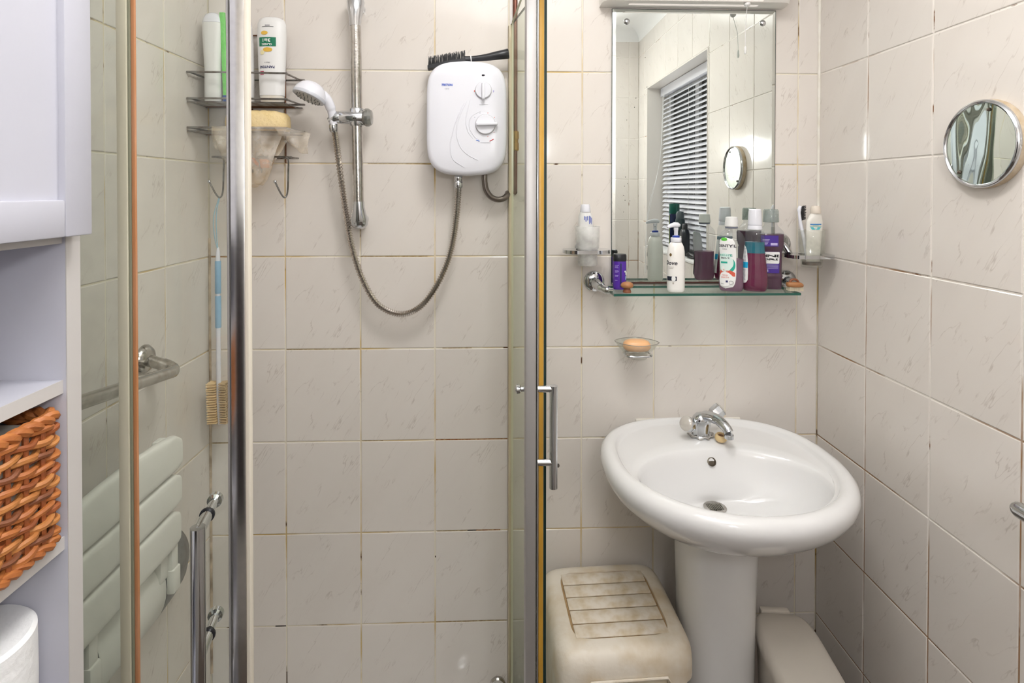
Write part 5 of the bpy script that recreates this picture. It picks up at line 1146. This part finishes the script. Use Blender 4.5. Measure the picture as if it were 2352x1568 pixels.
# ------------------------------------------------------------------ wash basin, pedestal, tap
BCX = 1.291
ba = empty('wash_basin', (BCX, -0.24, 0.62), 'white oval ceramic wash basin on a pedestal below the mirror', 'wash basin')
NB = 96
def bring(a, bf, bk_, z, yc=-0.235, ef=2.1, eb=2.6, cx=BCX, zb=0.0):
    r = []
    for k in range(NB):
        t = 2*PI*k/NB; c, s_ = math.cos(t), math.sin(t); e = eb if s_ > 0 else ef; bb_2 = bk_ if s_ > 0 else bf
        y = yc + bb_2*math.copysign(abs(s_)**(2/e), s_)
        r.append(Vector((cx + a*math.copysign(abs(c)**(2/e), c), min(y, -0.0015), z + zb*max(0.0, s_)**2)))
    return r
rings = [bring(0.10, 0.10, 0.16, 0.665), bring(0.148, 0.140, 0.20, 0.672), bring(0.196, 0.185, 0.226, 0.690), bring(0.234, 0.225, 0.2330, 0.717), bring(0.262, 0.255, 0.2335, 0.745), bring(0.274, 0.270, 0.2335, 0.769), bring(0.2760, 0.274, 0.2335, 0.784),
         bring(0.2725, 0.271, 0.2325, 0.797), bring(0.2635, 0.263, 0.228, 0.8055), bring(0.2525, 0.252, 0.222, 0.8085), bring(0.2435, 0.243, 0.216, 0.8068), bring(0.2375, 0.237, 0.211, 0.8010, zb=0.002), bring(0.2345, 0.233, 0.206, 0.7945, zb=0.004),  bring(0.2295, 0.226, 0.198, 0.7915, zb=0.006),
         bring(0.220, 0.178, 0.150, 0.7900, -0.285, 2.1, 2.2, zb=0.010), bring(0.2125, 0.168, 0.134, 0.7880, -0.298, 2.1, 2.1, zb=0.009), bring(0.2080, 0.163, 0.1285, 0.7835, -0.300, zb=0.007, eb=2.1), bring(0.2050, 0.159, 0.1245, 0.7740, -0.301, zb=0.004, eb=2.1), bring(0.1990, 0.151, 0.1180, 0.752, -0.302, eb=2.1), bring(0.186, 0.138, 0.108, 0.728, -0.300, eb=2.1),
         bring(0.160, 0.117, 0.094, 0.705, -0.295, eb=2.1), bring(0.118, 0.092, 0.070, 0.688, -0.272, eb=2.1), bring(0.072, 0.060, 0.048, 0.681, -0.248, eb=2.0, ef=2.0, cx=BCX-0.004), bring(0.026, 0.026, 0.026, 0.679, -0.226, 2.0, 2.0, BCX-0.010)]
b = B(); b.loft(rings, True, True); b.build('basin_bowl', CER, ba, 60)
b = B(); b.lathe([(0.0, 0.0), (0.026, 0.0), (0.0265, 0.002), (0.022, 0.0035), (0.015, 0.002), (0.0, 0.001)], (BCX-0.010, -0.226, 0.6795), n=32); wst = b.build('waste_ring', CHROMED, ba)
b = B()
for i in range(9): b.box(BCX-0.010-0.016+i*0.004-0.0008, BCX-0.010-0.016+i*0.004+0.0008, -0.226-0.013, -0.226+0.013, 0.6811, 0.6838)
b.build('waste_grid', pm('dull_steel', (150, 148, 138), 0.3, 0.9), wst, 0)
b = B(); b.lathe([(0.0, 0.001), (0.0075, 0.001), (0.0105, 0.0015), (0.0105, 0.003), (0.0085, 0.0035), (0.0072, 0.0012)], (1.2905, -0.1793, 0.7660), (0, -0.86, 0.50), 28); ov = b.build('overflow_ring', pm('grimy_overflow', (96, 88, 76), 0.35, 0.7), ba)
b = B(); pts = [(x, -0.0035, 0.7975+0.004*noise.noise(Vector((x*30, 0, 0)))) for x in [1.150+0.29*i/40 for i in range(41)]]; b.tube([Vector((x, -0.0015, 0.7975)) for x, y, z in pts], 0.0042, 8); b.build('sealant', SEALW, ba, label='uneven white sealant along the wall')

PCX = 1.297
pd = empty('basin_pedestal', (PCX, -0.19, 0.0), 'white ceramic pedestal under the wash basin', 'pedestal')
b = B(); b.loft([sell(PCX, -0.185, a, c, z, 2.5, 48) for z, a, c in ((0.0, 0.098, 0.118), (0.03, 0.094, 0.114), (0.10, 0.086, 0.100), (0.25, 0.0845, 0.094), (0.45, 0.0865, 0.096), (0.60, 0.0915, 0.101), (0.650, 0.0925, 0.102), (0.664, 0.0925, 0.102))]); b.build('column', CER, pd, 50)
b = B(); b.box(1.470, 1.535, -0.06, -0.0015, 0.640, 0.668, 0.006); b.build('basin_lug', CER, ba, 40)

tp = empty('basin_mixer_tap', (1.290, -0.115, 0.803), 'chrome basin mixer tap with two turned handles', 'tap')
TX, TY, TZ = 1.2895, -0.108, 0.8005
b = B(); b.lathe([(0.0, 0.0), (0.0275, 0.0), (0.0280, 0.003), (0.0255, 0.0055), (0.0, 0.0055)], (TX, TY, TZ), n=36); b.build('base_ring', CHROME, tp)
b = B(); b.loft([sell(TX+dx, TY+dy, a, c, TZ+0.0055+h, 2.2, 32) for h, a, c, dx, dy in ((0.0, 0.0235, 0.0225, 0, 0), (0.010, 0.0225, 0.0215, 0, 0), (0.022, 0.0240, 0.0210, 0.001, -0.001), (0.034, 0.0250, 0.0205, 0.002, -0.002), (0.044, 0.0220, 0.0185, 0.003, -0.003), (0.051, 0.0150, 0.0130, 0.003, -0.003), (0.0545, 0.006, 0.005, 0.003, -0.003))]); b.build('body', CHROME, tp, 60)
b = B(); b.tube(crom([(TX+0.002, TY+0.002, TZ+0.045), (TX+0.012, TY-0.018, TZ+0.056), (TX+0.026, TY-0.046, TZ+0.058), (TX+0.036, TY-0.070, TZ+0.050), (TX+0.040, TY-0.080, TZ+0.040)], 6), [0.014]*6+[0.0135]*6+[0.0125]*6+[0.0118]*7, 18, sq=0.85); sp = b.build('spout', CHROME, tp, 60)
b = B(); b.lathe([(0.0095, 0.0), (0.0112, 0.001), (0.0112, 0.010), (0.0100, 0.011)], (TX+0.040, TY-0.081, TZ+0.026), (0, 0, 1), 20); b.build('nozzle', CHROME, sp)
for c0, ax, lab in (((TX-0.020, TY-0.010, TZ+0.030), (-0.74, -0.56, 0.36), 'l'), ((TX+0.026, TY+0.008, TZ+0.040), (0.80, 0.12, 0.55), 'r')):
    b = B(); b.lathe([(0.0085, 0.0), (0.0085, 0.006), (0.0135, 0.009), (0.0180, 0.016), (0.0192, 0.032), (0.0180, 0.038)], c0, ax, 8); hn = b.build('handle', CHROME, tp, 20)
    b = B(); a_ = Vector(ax).normalized(); b.lathe([(0.0180, 0.0), (0.0165, 0.003), (0.009, 0.0052), (0.0, 0.006)], Vector(c0)+a_*0.0382, ax, 24); b.build('handle_cap', pm('clear_cap', (206, 200, 192), 0.08, 0.2), hn, 50)
# plug chain coiled round the tap base
b = B(); n_ = 54
for i in range(n_):
    a = PI*0.95 + 1.15*PI*i/(n_-1); r_ = 0.0305+0.0025*math.sin(i*0.7); b.ball((TX+r_*math.cos(a), TY+r_*0.95*math.sin(a), TZ+0.0035+0.0018*math.sin(i*0.55)), 0.0019, None, None, 8, 6)
tag(b.build('plug_chain', CHROMED, None, 60), 'ball plug chain coiled around the tap base', 'chain')['kind'] = 'stuff'
t = empty('basin_plug', (1.3265, -0.146, 0.802), 'cream rubber basin plug lying beside the tap base', 'plug')
b = B(); b.lathe([(0.0, 0.0), (0.0120, 0.0), (0.0145, 0.004), (0.0140, 0.012), (0.0110, 0.0160), (0.0090, 0.0150), (0.0080, 0.011), (0.0, 0.010)], (1.3265, -0.146, 0.8035), (0.05, -0.12, 1), 28); b.build('plug_body', pm('cream_rubber', (228, 200, 150), 0.5), t, 50)
b = B(); b.lathe([(0.0, 0.0), (0.0075, 0.0), (0.0060, 0.003), (0.0, 0.0045)], (1.3265, -0.1472, 0.8142), (0.05, -0.12, 1), 20); b.build('plug_centre', pm('brown_plug_centre', (140, 96, 62), 0.4), t, 50)

# ------------------------------------------------------------------ storage stool left of the pedestal
SR = Matrix.Translation((1.0440, -0.182, 0)) @ Matrix.Rotation(math.radians(2.5), 4, 'Z')
so_ = empty('storage_stool', (1.05, -0.182, 0), 'grimy ivory plastic storage stool with ribbed top beside the shower', 'stool')
def srr(hx, hy, z, e=7): return [SR @ p for p in sell(0, 0, hx, hy, z, e, 64)]
b = B(); b.loft([srr(0.140, 0.130, 0.0), srr(0.143, 0.133, 0.02), srr(0.150, 0.146, 0.355)]); b.build('bin_body', IVORY, so_, 40)
b = B(); b.loft([srr(0.1545, 0.152, 0.352), srr(0.1575, 0.155, 0.354), srr(0.1575, 0.155, 0.385), srr(0.1555, 0.1525, 0.405), srr(0.149, 0.145, 0.419), srr(0.139, 0.134, 0.4275), srr(0.128, 0.122, 0.4305), srr(0.1125, 0.1095, 0.4310), srr(0.1115, 0.1085, 0.4275), srr(0.02, 0.02, 0.4275)]); lid = b.build('lid', IVORY, so_, 50)
b = B(); b.loft([srr(0.1112, 0.1082, 0.4279, 9), srr(0.02, 0.02, 0.4279, 9)], False, True); b.build('lid_recess', IVORYD, lid, 0, label='dirt-stained recess between the ribs')
for i in range(5):
    y0 = -0.1055 + i*0.0424; b = B(); b.box(-0.1065, 0.1065, y0, y0+0.0385, 0.4278, 0.4322, 0.0022, 2, 0, SR); b.build('rib', IVORY2, lid, 40)
b = B(); b.box(-0.085, 0.085, -0.1585, -0.150, 0.300, 0.372, 0.006, 3, 0, SR); b.build('handle_recess', pm('ivory_recess', (206, 196, 174), 0.5, noise_amt=0.6, noise_scale=12, noise_rgb=(170, 146, 104)), so_, 40, label='recessed drawer front')
b = B(); b.tube([SR @ Vector(p) for p in ((-0.090, -0.159, 0.300), (-0.090, -0.159, 0.368), (-0.084, -0.159, 0.376), (0.084, -0.159, 0.376), (0.090, -0.159, 0.368), (0.090, -0.159, 0.300))], 0.0030, 8); b.build('handle_lip', IVORY, so_)

# slim bin right of the pedestal
BR = Matrix.Translation((1.440, -0.335, 0)) @ Matrix.Rotation(math.radians(-7), 4, 'Z')
bn = empty('slim_waste_bin', (1.44, -0.335, 0), 'slim cream plastic bin between the pedestal and the right wall', 'bin')
def brr(hx, hy, z, e=5, dy=0.0): return [BR @ (p+Vector((0, dy, 0))) for p in sell(0, 0, hx, hy, z, e, 56)]
b = B(); b.loft([brr(0.052, 0.130, 0.0), brr(0.056, 0.136, 0.02), brr(0.068, 0.156, 0.355)]); b.build('bin_body', BINM, bn, 40)
b = B(); b.loft([brr(0.071, 0.160, 0.356), brr(0.0725, 0.162, 0.362), brr(0.0725, 0.162, 0.376), brr(0.066, 0.157, 0.388), brr(0.058, 0.150, 0.3925), brr(0.03, 0.12, 0.3960)]); b.build('lid', BINM, bn, 35)
b = B(); b.box(-0.04, 0.03, 0.158, 0.176, 0.372, 0.392, 0.004, 2, 0, BR); b.build('lid_hinge', BINM, bn, 40)

# ------------------------------------------------------------------ round mirror on the right wall
t = empty('round_shaving_mirror', (W-0.012, -0.530, 1.435), 'round chrome-rimmed shaving mirror on the right wall', 'mirror')
c_ = (W-0.0005, -0.530, 1.5130)
b = B(); b.lathe([(0.0, 0.0), (0.0800, 0.0), (0.0810, 0.004), (0.0790, 0.013)], c_, (-1, 0, 0), 64); b.build('backing', pm('old_backing', (206, 190, 166), 0.6, noise_amt=0.6, noise_scale=60, noise_rgb=(170, 140, 96)), t, 40)
b = B(); b.lathe([(0.0795, 0.012), (0.0805, 0.014), (0.0800, 0.018), (0.0765, 0.0205), (0.0735, 0.0185), (0.0735, 0.012)], c_, (-1, 0, 0), 64); b.build('rim', CHROME, t, 60)
m, nt, p, out = newmat('warped_mirror'); p.inputs['Base Color'].default_value = s2l((216, 226, 220)); p.inputs['Metallic'].default_value = 1.0; p.inputs['Roughness'].default_value = 0.02
tc = nt.nodes.new('ShaderNodeTexCoord'); n1 = nt.nodes.new('ShaderNodeTexNoise'); n1.inputs['Scale'].default_value = 15; n1.inputs['Detail'].default_value = 0.5; mpw = nt.nodes.new('ShaderNodeMapping'); mpw.inputs['Scale'].default_value = (1, 1, 0.35); mpw.inputs['Rotation'].default_value = (0.25, 0, 0); nt.links.new(tc.outputs['Object'], mpw.inputs[0]); nt.links.new(mpw.outputs[0], n1.inputs['Vector'])
bp = nt.nodes.new('ShaderNodeBump'); bp.inputs['Strength'].default_value = 0.35; bp.inputs['Distance'].default_value = 0.010; nt.links.new(n1.outputs['Fac'], bp.inputs['Height']); nt.links.new(bp.outputs[0], p.inputs['Normal'])
b = B(); b.lathe([(0.0737, 0.0165), (0.05, 0.0172), (0.0, 0.0175)], c_, (-1, 0, 0), 64); b.build('mirror_disc', m, t, 60)
for dy, dz in ((-0.020, 0.060), (0.042, -0.050)):
    b = B(); b.lathe([(0.0, 0), (0.0036, 0), (0.003, 0.002), (0.0, 0.003)], (W-0.0180, -0.530+dy, 1.513+dz), (-1, 0, 0), 16); b.build('screw', pm('dark_screw', (110, 100, 92), 0.3, 0.9), t)

# chrome paper holder arm entering at the right edge
t = empty('towel_bar', (W, -0.80, 0.90), 'chrome towel bar with a rounded end on the right wall', 'towel bar')
TBX, TBZ = 1.598, 0.9170
b = B(); b.tube([(TBX, -0.6485, TBZ), (TBX, -0.6505, TBZ), (TBX, -0.655, TBZ), (TBX, -0.662, TBZ), (TBX, -1.05, TBZ), (TBX, -1.056, TBZ)], [0.002, 0.0068, 0.0105, 0.0128, 0.0128, 0.008], 20); b.build('bar', STEEL, t, 60)
for y in (-0.72, -1.00):
    b = B(); b.tube([(TBX, y, TBZ), (W-0.0005, y, TBZ)], 0.008, 14); b.lathe([(0.0, 0), (0.022, 0), (0.02, 0.006), (0.0, 0.008)], (W-0.0005, y, TBZ), (-1, 0, 0), 24); b.build('wall_post', CHROME, t, 40)

# ------------------------------------------------------------------ things on the window sill (seen in the mirror)
SZ0 = WZ0+0.0122; SX = W+0.045
t = empty('spray_can', (SX, -1.375, SZ0), 'tall dark teal spray can on the window sill', 'can')
b = B(); b.lathe([(0.024, 0.0), (0.0265, 0.003), (0.0265, 0.19), (0.025, 0.197), (0.0, 0.198)], (SX, -1.375, SZ0), n=28); b.build('can_body', pm('dark_blue_can', (16, 30, 66), 0.25, 0.3), t)
b = B(); b.lathe([(0.0262, 0.1985), (0.0270, 0.200), (0.0265, 0.25), (0.0, 0.252)], (SX, -1.375, SZ0), n=28); b.build('cap', pm('teal_cap', (10, 84, 72), 0.3), t)
b = B(); b.tube([(SX-0.0262, -1.372, SZ0+0.02), (SX-0.0262, -1.372, SZ0+0.19)], 0.0016, 6); b.build('stripe', pm('lime_stripe', (170, 190, 80), 0.4), t)
t = empty('deodorant_spray', (SX, -1.285, SZ0), 'dark grey deodorant spray beside the teal can on the sill', 'can')
b = B(); b.lathe([(0.022, 0.0), (0.0240, 0.003), (0.0240, 0.165), (0.021, 0.178)], (SX, -1.285, SZ0), n=28); b.build('can_body', pm('slate_can', (52, 66, 70), 0.3, 0.3), t)
b = B(); b.lathe([(0.0205, 0.1785), (0.0205, 0.20), (0.016, 0.212), (0.0, 0.215)], (SX, -1.285, SZ0), n=28); b.build('cap', pm('slate_cap', (74, 84, 88), 0.35), t)
t = empty('shower_gel_bottle', (SX-0.004, -1.205, SZ0), 'squat near-black bottle with white barcode on the window sill', 'bottle')
b = B(); b.loft([sell(SX-0.004, -1.205, 0.020*k, 0.032*k, SZ0+z, 2.8, 32) for z, k in ((0.0, 0.85), (0.006, 0.98), (0.07, 1.0), (0.11, 0.98), (0.125, 0.8), (0.13, 0.6))]); b.build('bottle_body', pm('near_black_plastic', (26, 32, 40), 0.3), t, 50)
b = B(); b.box(SX-0.0250, SX-0.0235, -1.214, -1.196, SZ0+0.075, SZ0+0.095); b.build('barcode', LABW, t, 0)
b = B(); b.loft([sell(SX-0.004, -1.205, 0.013*k, 0.02*k, SZ0+z, 2.8, 24) for z, k in ((0.1302, 0.9), (0.15, 0.9), (0.155, 0.7))]); b.build('cap', BLACKP, t, 50)
t = empty('hair_brush', (SX-0.01, -1.05, SZ0), 'black round hair brush lying on the window sill', 'brush')
b = B(); b.tube([(SX-0.02, -1.12, SZ0+0.014), (SX-0.02, -1.10, SZ0+0.016), (SX-0.018, -1.06, SZ0+0.016), (SX-0.016, -1.03, SZ0+0.012), (SX-0.014, -0.92, SZ0+0.009), (SX-0.014, -0.90, SZ0+0.009)], [0.008, 0.014, 0.014, 0.007, 0.008, 0.006], 14); b.build('handle', BLACKP, t)
b = B()
for i in range(16):
    for k in range(8):
        a = 2*PI*k/8+i*0.3; y = -1.108+i*0.0032; c0 = Vector((SX-0.019, y, SZ0+0.016)); d = Vector((math.cos(a), 0, math.sin(a)))
        e0 = c0+d*0.024
        if e0.z < SZ0+0.001: continue
        b.tube([c0+d*0.012, e0], 0.0006, 4)
b.build('bristles', BLACK, t, kind='stuff')
